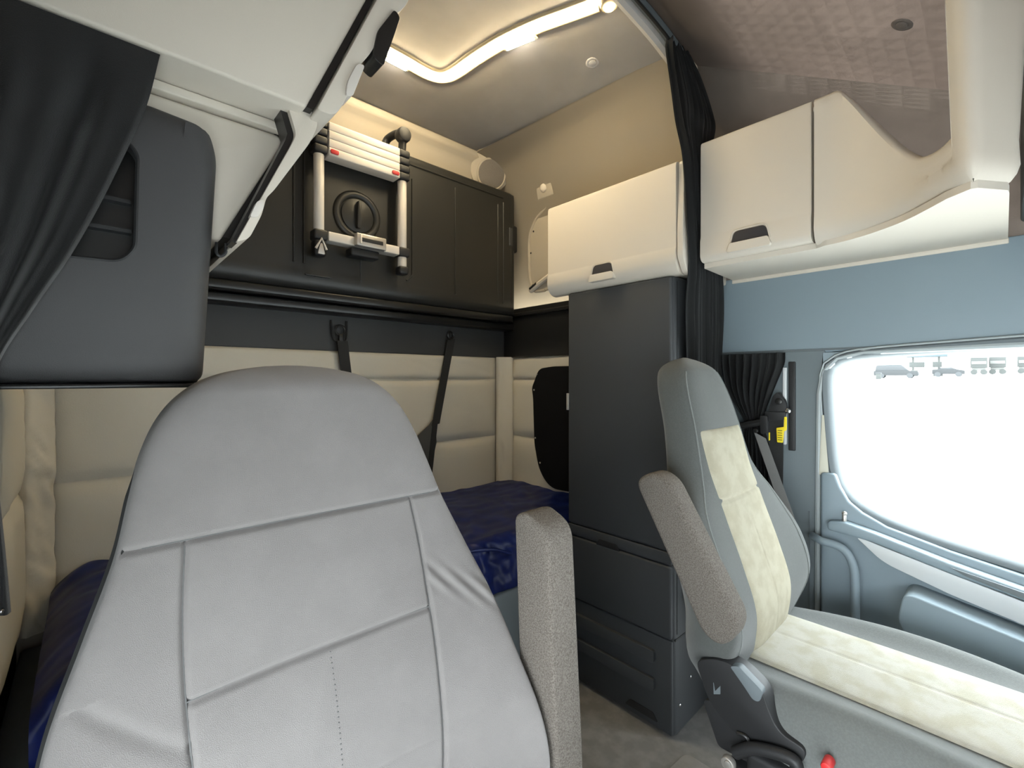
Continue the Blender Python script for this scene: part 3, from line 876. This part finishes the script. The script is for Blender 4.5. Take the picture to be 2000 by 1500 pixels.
b = B(); box(b, .777, .905, YL - .052, YL - .026, 1.782, 1.832, .004)
cl = obj('clip', b, alug, ld)
obj('clip_slot', box(B(), .795, .890, YL - .0535, YL - .05, 1.800, 1.816, .002), blackp, cl)
obj('clip_end', box(B(), .790, .798, YL - .056, YL - .05, 1.790, 1.829, .002), alu, cl)
b = B(); box(b, .765, .885, YL - .03, YL + .03, 1.745, 1.778, .006)
obj('buckle', b, blackp, ld)
b = B(); tube(b, smooth_path([(.826, YL + .02, 1.75), (.829, YL + .03, 1.70), (.836, YL + .035, 1.645)], 5), .0022, 6)
obj('cord', b, blackp, ld)

# ================================================================== BUNK RESTRAINT STRAPS
rs = thing('restraint_strap', (.81, 1.93, 1.15), 'black restraint strap with ring hook hanging behind the passenger seat', 'strap', 'bunk restraint straps')
b = B(); tube(b, smooth_path([(.765, 1.975, 1.505), (.77, 1.97, 1.43), (.785, 1.965, 1.415), (.815, 1.965, 1.415), (.83, 1.97, 1.43), (.835, 1.975, 1.505)], 4), .004, 8)
obj('anchor_loop', b, blackp, rs)
b = B(); ring(b, (.80, 1.962, 1.462), (0, 1, 0), .021, .0045, 26, 8)
obj('ring_hook', b, blackgl, rs)
obj('hook_stem', box(B(), .793, .812, 1.955, 1.968, 1.40, 1.442, .003), blackgl, rs)
obj('webbing', strap((.805, 1.952, 1.415), (.845, 1.94, 1.05), (.046, 0, 0), .004), web, rs)
rs2 = thing('restraint_strap', (1.3, 1.93, .8), 'slanting black restraint strap with mesh end on the quilted back wall', 'strap', 'bunk restraint straps')
b = B(); ring(b, (1.385, 1.966, 1.478), (0, 1, 0), .018, .0045, 24, 8)
obj('ring_hook', b, blackgl, rs2)
obj('webbing', strap((1.38, 1.955, 1.455), (1.275, 1.94, 1.02), (.046, 0, .008), .004), web, rs2)
b = B(); prism(b, [(1.275, 1.06), (1.24, 1.02), (1.175, .97), (1.25, .80), (1.285, .93)], 'y', 1.945, 1.95, .001)
obj('mesh_net', b, webg, rs2)
obj('webbing', strap((1.275, 1.944, 1.03), (1.24, 1.94, .78), (.03, 0, .004), .004), web, rs2)

# ================================================================== WALL FITTINGS, sleeper
wc = thing('window_cover', (1.78, 1.45, .68), 'black mesh window cover snapped to the quilted side wall', 'cover')
b = B(); prism(b, rounded([(1.26, .69), (1.62, .675), (1.70, .76), (1.735, .90), (1.745, 1.15), (1.755, 1.20), (1.70, 1.305), (1.60, 1.315), (1.26, 1.315)], [.05, .08, .06, .03, .02, .02, .03, .02, .05]), 'x', 1.772, 1.782, .003)
obj('mesh_panel', b, mesh_b, wc)
for y, z in ((1.715, 1.275), (1.735, 1.19), (1.725, .93), (1.69, .80)):
    obj('snap', ball(B(), (1.771, y, z), .005, (.5, 1, 1)), alug, wc)

ap = thing('access_panel', (1.80, 1.66, 1.70), 'arched cream wall panel with dark screws beside the overhead cabinet', 'panel')
arch = [(1.70, 1.725), (1.76, 1.73), (1.785, 1.80), (1.795, 2.0), (1.785, 2.06), (1.74, 2.125), (1.66, 2.165), (1.55, 2.185), (1.36, 2.19), (1.36, 1.72)]
b = B(); prism(b, rounded(arch, .03), 'x', 1.79, 1.806, .003)
obj('panel_plate', b, creamh, ap)
b = B(); tube(b, [(1.790, p[0], p[1]) for p in rounded(arch, .035, 6)[:48]], .008, 8)
obj('panel_rim', b, creamh, ap)
for y, z in ((1.755, 2.06), (1.775, 1.945), (1.762, 1.765), (1.735, 1.752)):
    obj('screw', ball(B(), (1.787, y, z), .005, (.5, 1, 1)), blackp, ap)
b = B(); tube(b, [(1.785, 1.775, 1.735), (1.778, 1.70, 1.765), (1.772, 1.60, 1.80)], .014, 8)
obj('stay_bracket', b, cream, ap)
b = B(); tube(b, [(1.772, 1.768, 1.744), (1.768, 1.715, 1.765)], .007, 8)
obj('bracket_slot', b, blackp, ap)

sw = thing('wall_lamp', (1.78, 1.64, 2.2), 'small square cream dome lamp on the curved wall above the access panel', 'lamp')
q = Matrix.Translation((1.763, 1.648, 2.255)) @ Matrix.Rotation(math.radians(-16), 4, 'Y')
t = bmesh.new(); box(t, -.006, .008, -.056, .056, -.046, .046, .006); b = B(); merge(b, t, q); obj('base_plate', b, creamh, sw)
t = bmesh.new(); ball(t, (-.005, .004, .004), .022, (.55, 1, 1)); b = B(); merge(b, t, q); obj('dome', b, cream, sw)

sp = thing('corner_speaker', (1.6, 1.95, 2.33), 'round cream speaker with grey grille in the upper back corner', 'speaker')
ax = Vector((-.35, -.9, -.25)).normalized()
cpt = Vector((1.625, 1.93, 2.405))
b = B(); cyl(b, cpt - ax * .02, ax, .118, .06, 40, .015)
obj('housing', b, creamh, sp)
b = B(); cyl(b, cpt + ax * .013 + Vector((.004, 0, -.024)), ax, .074, .010, 36, .003)
gq = obj('grille', b, grill, sp)
b = B(); ring(b, cpt + ax * .012 + Vector((.004, 0, -.024)), ax, .079, .006, 36, 8)
obj('grille_rim', b, creamh, sp)

# screw recesses in the headliner
def recess(x, y, z, par, hm, nrm, r):
    b = B(); ring(b, (x, y, z), nrm, r, r * .35, 28, 8, .3); obj('fastener_recess', b, hm, par)
    b = B(); cyl(b, (x, y, z), nrm, r * .75, .006, 20, .001); obj('fastener_cap', b, hm, par)
recess(1.461, 1.107, zc(1.461, 1.107) - .002, ce, headl, (0.15, .1, 1), .020)
recess(1.426, 0.165, cab_roof(1.426, 0.165) - .004, cc, headc, (.1, -.5, 1), .017)

# ================================================================== CEILING LIGHT
lt_ = thing('ceiling_light', (1.1, 1.4, 2.47), 'L-shaped warm glowing light strip with bright bars on the grey headliner', 'lamp')
LP = smooth_path([(0.750, 1.669), (0.813, 1.670), (0.946, 1.668), (1.030, 1.668), (1.083, 1.659), (1.118, 1.633), (1.137, 1.578), (1.149, 1.453), (1.167, 1.302), (1.196, 1.153), (1.226, 1.033), (1.249, 0.930)], 6)
def on_c(x, y, d): return (x, y, zc(x, y) - d)
fine = []
b = B(); tube(b, [on_c(p.x, p.y, .014) for p in LP], .0085, 10)
obj('light_tube', b, ledw, lt_)
def side_off(P, d):
    out = []
    for i, p in enumerate(P):
        t = (P[min(i + 1, len(P) - 1)] - P[max(i - 1, 0)]).normalized()
        out.append(p + Vector((t.y, -t.x)) * d)
    return out
b = B(); tube(b, [on_c(p.x, p.y, .000) for p in side_off(LP, -1 * .028)], .012, 10)
obj('outer_trim', b, ledt, lt_)
b = B(); tube(b, [on_c(p.x, p.y, -.002) for p in side_off(LP, -1 * -.026)], .010, 10)
obj('inner_trim', b, ledt, lt_)
for (p0, p1) in [[(0.837, 1.697), (0.968, 1.694)], [(1.191, 1.314), (1.219, 1.196)]]:
    b = B(); tube(b, [on_c(p0[0] + (p1[0] - p0[0]) * (k / 6 * 1.2 - .1), p0[1] + (p1[1] - p0[1]) * (k / 6 * 1.2 - .1), .004) for k in range(7)], .0155, 10)
    obj('bar_housing', b, ledt, lt_)  # housing added to keep the bar's light off the headliner
    b = B(); tube(b, [on_c(p0[0] + (p1[0] - p0[0]) * k / 6, p0[1] + (p1[1] - p0[1]) * k / 6, .014) for k in range(7)], .0085, 10)
    obj('led_bar', b, ledb, lt_)
b = B(); e = (1.269, 0.893); cyl(b, on_c(e[0], e[1], .012), (0, 0, 1), .030, .02, 24, .006)
obj('end_cap', b, ledt, lt_)
b = B(); cyl(b, on_c(e[0], e[1], .024), (0, 0, 1), .017, .006, 20, .002)
obj('end_lens', b, ledw, lt_)

# ================================================================== LOWER BED
bd = thing('sleeper_bed', (.8, 1.4, 0), 'sleeper bed with navy satin sheet behind the seats', 'bed')
b = B(); box(b, XL + .01, 1.79, 1.262, 1.96, 0, .455, .01)
obj('bed_base', b, blued, bd)
b = B()
def msurf(x0, x1, y0, y1, zt, z0, r):
    def f(i, j):
        x = x0 + (x1 - x0) * i
        if j < .30:
            a = j / .30
            if a < .5: y = y0 + .012 * (1 - a / .5); z = z0 + (zt - r - z0) * a / .5
            else:
                th = (a - .5) / .5 * math.pi / 2
                y = y0 + r * (1 - math.cos(th)); z = zt - r + r * math.sin(th)
        else:
            t = (j - .30) / .70
            y = y0 + r + (y1 - y0 - r) * t; z = zt
        if i < .05: z -= .06 * (1 - i / .05) ** 2
        w = .010 * noise.noise(Vector((x * 3, y * 4, 1))) + .005 * noise.noise(Vector((x * 9 + y * 7, y * 16 - x * 4, 2)))
        w += .016 * max(0, noise.noise(Vector((x * 3 + y * 3, (y - x) * 11, 5)))) ** 1.3
        cr = .012 * noise.noise(Vector((x * 16, z * 9 + y * 4, 8))) + .008 * noise.noise(Vector((x * 30 + z * 20, z * 24, 3)))
        if j < .30: return (x, y - cr * 1.1, z + .004 * cr)
        k = min(1, (j - .30) / .05)
        return (x, y, z + w * k)
    return f
grid(b, msurf(-.085, 1.785, 1.258, 1.97, .664, .458, .045), 260, 110)
mt = obj('mattress', b, navy, bd, 70)
b = B(); tube(b, smooth_path([(.62, 1.262, .662), (.80, 1.255, .668), (.92, 1.25, .660), (1.05, 1.246, .640), (1.15, 1.246, .60)], 8), .006, 8)
obj('sheet_hem', b, navy, mt)

# ================================================================== SEATS
def seat_back(parent, name, cx, yoff, wt, yt, tt, bt, ztop, zbot, m, grooves=None, nz=110, nth=120, pw=3.4, fd=None):
    """lofted back rest: tables by height of half width, front plane, thickness, wing depth"""
    b = B()
    rings = []
    for k in range(nz + 1):
        t = k / nz
        z = zbot + (ztop - zbot) * t
        w = slerp(wt, z); th = slerp(tt, z); yf = slerp(yt, z) + yoff; bo = slerp(bt, z)
        top = max(0, (z - (ztop - .045)) / .045)
        th2 = th * max(.02, (1 - top ** 2.2)) 
        rg = []
        nb = 36
        for i in range(nth + nb):
            if i < nth:
                t_ = i / nth * 2 - 1
                sx = math.sin(t_ * math.pi / 2) * .25 + t_ * .75 if abs(t_) < .9999 else t_
                sg = -1
            else:
                t_ = 1 - (i - nth) / nb * 2
                sx = math.sin(t_ * math.pi / 2); sg = 1
            x = w * sx
            sabs = min(1, abs(sx))
            F_ = th / 2 if fd is None else fd
            dep = F_ if sg < 0 else th - F_
            yy = sg * dep * (th2 / th) * max(0, 1 - sabs ** pw) ** (1 / pw)
            y = yf + F_ + yy - bo * sabs ** 3
            if grooves and sg < 0 and sabs < .99:
                y += grooves(x, z, w)
            rg.append((cx + x, y, z))
        rings.append(rg)
    loft(b, rings)
    return obj(name, b, m, parent, 70)
YT = [(.50, .432), (.55, .418), (.62, .402), (.70, .400), (.80, .430), (.90, .465), (1.0, .497), (1.12, .525), (1.2, .548), (1.31, .585)]
# ---- driver
ds = thing('driver_seat', (1.28, .30, 0), 'grey driver seat with worn beige insert beside the door window', 'seat')
wt = [(.50, .17), (.545, .205), (.58, .235), (.66, .280), (.78, .290), (.85, .280), (.93, .248), (.98, .205), (1.02, .183), (1.12, .162), (1.20, .148), (1.25, .128), (1.285, .095), (1.305, .05), (1.312, .012)]
tt = [(.50, .10), (.6, .15), (.8, .16), (.95, .13), (1.1, .115), (1.25, .11), (1.31, .10)]
bt = [(.50, .0), (.60, .02), (.70, .055), (.80, .06), (.92, .025), (1.02, .004), (1.31, 0)]
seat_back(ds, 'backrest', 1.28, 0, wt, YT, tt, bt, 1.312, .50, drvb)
b = B()
def insf(i, j):
    z = .575 + (1.118 - .575) * j
    hw = slerp([(.575, .125), (.7, .13), (.9, .132), (1.118, .133)], z)
    x = -hw + 2 * hw * i
    w = slerp(wt, z); th = slerp(tt, z); yf = slerp(YT, z); bo = slerp(bt, z)
    s = abs(x) / w
    yy = -(th / 2) * max(0, 1 - s ** 3.4) ** (1 / 3.4)
    puff = .012 * (max(0, 1 - (abs(i * 2 - 1)) ** 6)) * (max(0, 1 - abs(j * 2 - 1) ** 14)) ** .5
    gz = .006 * math.exp(-((z - .945 - .1 * (x + .13) * 0) / .004) ** 2) + .003 * math.exp(-(x / .003) ** 2) * (1 if z < .9 else 0)
    return (1.28 + x, yf + th / 2 + yy - bo * s ** 3 - puff + gz + .002, z)
grid(b, insf, 70, 130, .002)
obj('backrest_insert', b, insb, ds, 70)
for sg in (-1, 1):
    pp = []
    for k in range(70):
        z = .56 + (1.27 - .56) * k / 69
        w = slerp(wt, z); th = slerp(tt, z); bo = slerp(bt, z); q = .86
        pp.append((1.28 + sg * w * q, slerp(YT, z) + th / 2 - th / 2 * (1 - q ** 3.4) ** (1 / 3.4) - bo * q ** 3, z))
    b = B(); tube(b, pp, .0022, 6)
    obj('piping', b, drv, ds)
# cushion
b = B()
rings = []
NY = 60
for k in range(NY + 1):
    t = k / NY
    y = .415 - .665 * t
    rg = []
    endf = min(1, (1 - t) / .14); e2 = math.sqrt(max(0, 1 - (1 - endf) ** 2)); st = math.sqrt(max(0, 1 - (1 - min(1, t / .06)) ** 2))
    for i in range(100):
        a = 2 * math.pi * i / 100
        ca, sa = math.cos(a), math.sin(a)
        x = (.262 + .018 * math.sin(math.pi * min(1, t * 1.3))) * math.copysign(abs(ca) ** (2 / 3.2), ca) * (.90 + .10 * e2)
        s = abs(x) / .28
        zz = .105 * math.copysign(abs(sa) ** (2 / 2.6), sa)
        z = .492 + zz
        if sa > 0: z += .042 * math.exp(-((s - .80) / .17) ** 2) * (.5 + .5 * math.sin(math.pi * min(1, t * 1.25)) ) - .06 * (1 - e2)
        rg.append((1.28 + x, y, z))
    rings.append(rg)
loft(b, rings)
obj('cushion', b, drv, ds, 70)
b = B()
def cins(i, j):
    y = .44 - .62 * j
    t = max(0, (.415 - y) / .665)
    hw = .140
    x = -hw + 2 * hw * i
    s = abs(x) / .28
    sa = max(0.0, 1 - s ** 3.2) ** (1 / 2.6)
    z = .492 + .105 * sa + .042 * math.exp(-((s - .80) / .17) ** 2) * (.5 + .5 * math.sin(math.pi * min(1, t * 1.25)))
    puff = .010 * max(0, 1 - abs(i * 2 - 1) ** 8) ** .5
    gz = .003 * math.exp(-((x - .0) / .004) ** 2)
    return (1.28 + x, y, z + puff - gz + .0015)
grid(b, cins, 60, 90, .002)
obj('cushion_insert', b, ins, ds, 70)
# armrest, folded up
def armrest(parent, prof, x0, x1, rr, m=arm):
    b = B()
    pr = rounded(prof, rr, 6)
    prism(b, pr, 'x', x0, x1, .014, 4)
    return obj('armrest', b, m, parent, 50)
armrest(ds, [(.622, 1.000), (.570, 1.030), (.527, 1.012), (.372, .745), (.385, .700), (.415, .675), (.452, .690)], .985, 1.048, [.03, .03, .035, .035, .03, .03, .03])
# recliner cover
rc = obj('recliner_cover', prism(B(), rounded([(0.473, 0.616), (0.424, 0.642), (0.376, 0.643), (0.331, 0.617), (0.322, 0.586), (0.303, 0.550), (0.251, 0.543), (0.268, 0.502), (0.371, 0.491), (0.441, 0.538)], .02), 'x', 1.0, 1.045, .010, 3), blackp, ds, 40)
b = B(); prism(b, rounded([(0.394, 0.642), (0.376, 0.650), (0.329, 0.620), (0.336, 0.596), (0.348, 0.594), (0.366, 0.614)], .006), 'x', .993, 1.012, .004)
obj('recliner_lever', b, blued, rc)
b = B(); prism(b, rounded([(0.431, 0.587), (0.427, 0.570), (0.422, 0.578), (0.416, 0.587), (0.416, 0.569), (0.430, 0.562)], .001), 'x', .9985, 1.002, 0)
obj('moulded_mark', b, blued, rc)
b = B(); box(b, 1.02, 1.54, -.20, .42, .34, .41, .02)
obj('seat_pan', b, blackp, ds)
b = B(); box(b, 1.08, 1.48, -.14, .36, .0, .345, .02)
obj('pedestal', b, blackp, ds)
b = B(); tube(b, smooth_path([(0.985, 0.380, 0.472), (0.985, 0.346, 0.501), (0.985, 0.303, 0.518), (0.985, 0.272, 0.522), (0.985, 0.267, 0.511)], 6), .012, 10)
obj('side_lever', b, blackp, ds)
b = B(); cyl(b, (0.980, 0.391, 0.447), (1, 0, 0), .014, .016, 22, .004); cyl(b, (0.975, 0.389, 0.451), (1, 0, 0), .007, .014, 16, .002)
obj('pivot_bolt', b, alug, ds)
b = B(); tube(b, smooth_path([(0.995, 0.379, 0.508), (0.995, 0.361, 0.510), (0.995, 0.355, 0.492), (0.995, 0.353, 0.472)], 5), .004, 8)
obj('cable', b, blackgl, ds)
b = B(); prism(b, rounded([(0.457, 0.533), (0.364, 0.575), (0.325, 0.522), (0.354, 0.452), (0.423, 0.449)], .01), 'x', 1.004, 1.06, .004)
obj('hinge_bracket', b, blackp, ds)
b = B(); box(b, .985, 1.05, .20, .36, .44, .49, .012)
obj('switch_housing', b, blackp, ds)
b = B(); cyl(b, (0.985, 0.217, 0.550), (1, 0, 0), .009, .03, 18, .003)
obj('red_button', b, red, ds)

# ---- passenger
ps = thing('passenger_seat', (.255, .45, 0), 'grey passenger seat with fitted cover and sewn panels in the foreground', 'seat')
CXP, YOF = .255, .215
def pc(y): return y
wtp = [(.45, .28), (.60, .305), (.75, .305), (.86, .292), (.95, .262), (1.03, .234), (1.10, .218), (1.15, .205), (1.20, .182), (1.235, .150), (1.258, .108), (1.270, .05), (1.2725, .012)]
YTP = [(.45, .42), (.55, .41), (.62, .400), (.70, .405), (.80, .430), (.90, .465), (1.0, .494), (1.12, .530), (1.2, .553), (1.28, .575)]
ttp = [(.45, .14), (.8, .15), (1.0, .13), (1.28, .12)]
btp = [(.45, .14), (.60, .13), (.68, .11), (.777, .065), (.85, .042), (.92, .030), (1.03, .018), (1.15, .004), (1.28, 0)]
def xe(z): return slerp([(.45, .145), (.70, .160), (.85, .170), (.95, .170), (1.04, .164)], z)
def groove(x, z, w):
    g = 0.0
    def ln(d, s=.004, dep=.006): return dep * math.exp(-(d / s) ** 2)
    g += ln(z - 1.040, .0034, .006) if abs(x) < w * .98 else 0
    if z < 1.04:
        g += ln(abs(x) - xe(z), .0032, .006)
        if abs(x) < xe(z):
            g += ln(z - (.862 + .0 * x), .0034, .006)
            g -= .006 * (1 - (abs(x) / xe(z)) ** 4) * abs(math.sin(math.pi * (z - .862) / .178)) ** .5
    # soft wrinkles
    g += .0016 * noise.noise(Vector((x * 9, z * 7, 4)))
    if x < -xe(z) and z < .9: g += .004 * math.exp(-((z - (.905 - .9 * (x + .273) + 1.5 * (x + .22) ** 2)) / .011) ** 2)
    if x > xe(z) * 1.02 and .82 < z < .98:
        g += .003 * math.sin((x * 1.1 + z * .9) * 190) * math.exp(-((z - .90 + .5 * (x - .2)) / .02) ** 2)
    return g
seat_back(ps, 'backrest', CXP, YOF, wtp, YTP, ttp, btp, 1.2725, .45, seatg, groove, 400, 300, 3.6, .032)
def front_y(x, z, d=.0):
    w = slerp(wtp, z); th = slerp(ttp, z); yf = slerp(YTP, z) + YOF; bo = slerp(btp, z)
    s = min(1, abs(x) / w)
    return yf + .032 - .032 * max(0, 1 - s ** 3.6) ** (1 / 3.6) - bo * s ** 3 + groove(x, z, w) - d
def seam_line(pts, r=.0011):
    b = B(); tube(b, [(CXP + x, front_y(x, z), z) for x, z in pts], r, 6)
    obj('seam', b, seam, ps)
seam_line([(-.208 + .416 * k / 80, 1.040) for k in range(81)])
for s in (-1, 1): seam_line([(s * xe(z), z) for z in [1.039 - .58 * k / 80 for k in range(81)]])
seam_line([(-xe(.862) + 2 * xe(.862) * k / 60, .862) for k in range(61)])
b = B()
for k in range(60):
    z = .855 - k * .0065
    ball(b, (CXP, front_y(0.0, z, .0003), z), .0011)
obj('stitching', b, seam, ps)['kind'] = 'stuff'
# dark side gusset and piping along the left edge
b = B()
def gus(sgn):
    rows = []
    for k in range(90):
        z = .46 + (1.205 - .46) * k / 89
        w = slerp(wtp, z); th = slerp(ttp, z); bo = slerp(btp, z)
        x = CXP + sgn * (w - .004); y = slerp(YTP, z) + YOF + .030 - bo * .95
        rows.append((x, y, z))
    return rows
for sgn in (-1,):
    gr_ = gus(sgn); tr_r = [min(1, (len(gr_) - 1 - k) / 14 + .05) for k in range(len(gr_))]
    b = B(); tube(b, [(p[0] + .001, p[1] - .006, p[2]) for p in gr_], [.0032 * q for q in tr_r], 8); obj('piping', b, seatd, ps)
    b = B(); tube(b, [(p[0] + .004, p[1] + .018, p[2]) for p in gr_], [.0105 * q for q in tr_r], 8); obj('side_gusset', b, seatd, ps)
armrest(ps, [(.612, 1.000), (.585, 1.012), (.528, .990), (.505, .60), (.50, .45), (.545, .40), (.585, .45)], .572, .640, [.02, .03, .03, .03, .03, .03, .03])
b = B()
rings = []
for k in range(31):
    t = k / 30
    y = .66 - .62 * t
    e2 = math.sqrt(max(0, 1 - (1 - min(1, (1 - t) / .14)) ** 2))
    rg = []
    for i in range(60):
        a = 2 * math.pi * i / 60
        ca, sa = math.cos(a), math.sin(a)
        rg.append((CXP + .28 * math.copysign(abs(ca) ** .62, ca) * (.9 + .1 * e2), y, .43 + .10 * math.copysign(abs(sa) ** .75, sa) * (.4 + .6 * e2)))
    rings.append(rg)
loft(b, rings)
obj('cushion', b, seatg, ps, 70)
b = B(); box(b, .03, .48, .14, .62, 0, .34, .02)
obj('pedestal', b, blackp, ps)

# floor mat edge seen beside the tall cabinet
b = B(); prism(b, rounded([(.66, -.2), (1.455, -.2), (1.455, .72), (1.20, .735), (.66, .735)], .03), 'z', .0, .008, .003)
tag(obj('floor_mat', b, carpet2), 'brown-grey rubber floor mat between the seats beside the tall cabinet', 'mat')

# ================================================================== OUTSIDE, seen through the door window
def gz(d): return -1.3 + (d - 2.5) * .0275
b = B()
def ground(i, j):
    x = -120 + 260 * i; y = -140 + 240 * j
    return (x, y, -1.3 + max(0, x - 2.2) * .034)
grid(b, ground, 26, 24)
struct(obj('ground', b, conc), 'pale concrete lot outside the window')
def out_pt(px, d):
    u = (px - 1000) / 890; s, c = math.sin(math.atan(825 / 890)), math.cos(math.atan(825 / 890))
    return (d * (s + u * c), d * (c - u * s))
def zg(x): return -1.3 + (x - 2.2) * .034
def local(parent, bm, yaw):
    o = wpos(parent)
    bmesh.ops.transform(bm, matrix=Matrix.Translation(o) @ Matrix.Rotation(yaw, 4, 'Z'), verts=bm.verts[:])
    return bm
YAW = -1.55
def car(loc, label, L, Hh, name, sedan=False, yaw=YAW):
    c = thing(name, loc, label, 'car')
    b = B(); prism(b, rounded([(-L / 2, .35), (L / 2, .35), (L / 2, .85), (L * .30, .98), (-L / 2, 1.0)], .12), 'y', -.85, .85, .08)
    obj('body', local(c, b, yaw), cpale, c)
    b = B(); prism(b, rounded([(-L * (.47 if not sedan else .40), .97), (L * .30, .97), (L * .14, Hh), (-L * (.44 if not sedan else .2), Hh)], .1), 'y', -.75, .75, .06)
    g_ = obj('cabin', local(c, b, yaw), cdark, c)
    b = B(); box(b, -L * .42, L * .12, -.74, .74, Hh - .02, Hh + .05, .03)
    obj('roof', local(c, b, yaw), cpale, c)
    for sx in (-.32, .32):
        for sy in (-.8, .8):
            b = B(); cyl(b, (sx * L, sy, .33), (0, 1, 0), .33, .2, 18)
            obj('wheel', local(c, b, yaw), cdark, c)
def outside():
    x, y = 54.5, 11.6
    car((*(80.47, 9.95), zg(80.47)), 'pale SUV parked far across the lot', 4.6, 1.75, 'parked_car')
    car((*(85.68, 5.12), zg(85.68)), 'small pale sedan parked right of the pale blue canopy', 3.2, 1.2, 'parked_car', True)
    x, y = (88.92, 7.57)
    cn = thing('fuel_canopy', (x, y, zg(x)), 'pale blue canopy on posts far across the lot', 'canopy')
    b = B(); box(b, -2.2, 2.2, -1.2, 1.2, 2.75, 3.75, .06); obj('canopy_roof', local(cn, b, YAW), csign, cn)
    for sx in (-1.5, 1.3):
        b = B(); box(b, sx - .12, sx + .12, -.12, .12, 0, 2.8); obj('post', local(cn, b, YAW), cwhite, cn)
    for sx, z0, z1, w in ((-1.3, .0, .85, .4), (1.25, .0, .95, .5)):
        b = B(); box(b, sx - w, sx + w, -1.0, -.5, z0, z1, .05); obj('pump', local(cn, b, YAW), cgrey, cn)
    for sx, w in ((-1.0, .85), (1.15, .5)):
        b = B(); box(b, sx - w, sx + w, -.9, -.8, 1.25, 2.05, .03); obj('sign_panel', local(cn, b, YAW), cgrey, cn)
    for k, lab in ((3, 'grey box trailer parked far right of the canopy'), (4, 'grey trailer with white stripe, second from the canopy'), (5, 'grey trailer cut by the photo edge far across the lot')):
        x, y = {3: (94.47, 2.43), 4: (96.43, 0.61), 5: (99.47, -2.21)}[k]
        tr_ = thing('parked_trailer', (x, y, zg(x)), lab, 'trailer')
        b = B(); box(b, -.85, .85, -.9, .9, 1.0, 2.5, .05); bx_ = obj('trailer_box', local(tr_, b, YAW), cgrey, tr_)
        b = B(); box(b, -.75, .75, -.96, -.89, 1.5, 1.95, .02); obj('stripe', local(tr_, b, YAW), cwhite, bx_)
        b = B(); box(b, -.7, .7, -.8, .8, .6, 1.02, .03); obj('chassis', local(tr_, b, YAW), cwhite, tr_)
        for sx in (-.5, .5):
            b = B(); cyl(b, (sx, -.75, .38), (0, 1, 0), .38, .3, 18); obj('wheel', local(tr_, b, YAW), cgrey, tr_)
    x, y = (76.19, 11.19)
    bn = thing('concrete_bin', (x, y, zg(x)), 'small grey bin standing left of the pale SUV', 'bin')
    b = B(); box(b, -.26, .26, -.26, .26, 0, .72, .04); obj('bin_body', local(bn, b, YAW), cgrey, bn)
    b = B(); box(b, -.29, .29, -.29, .29, .72, .84, .03); obj('bin_lid', local(bn, b, YAW), cdark, bn)
outside()
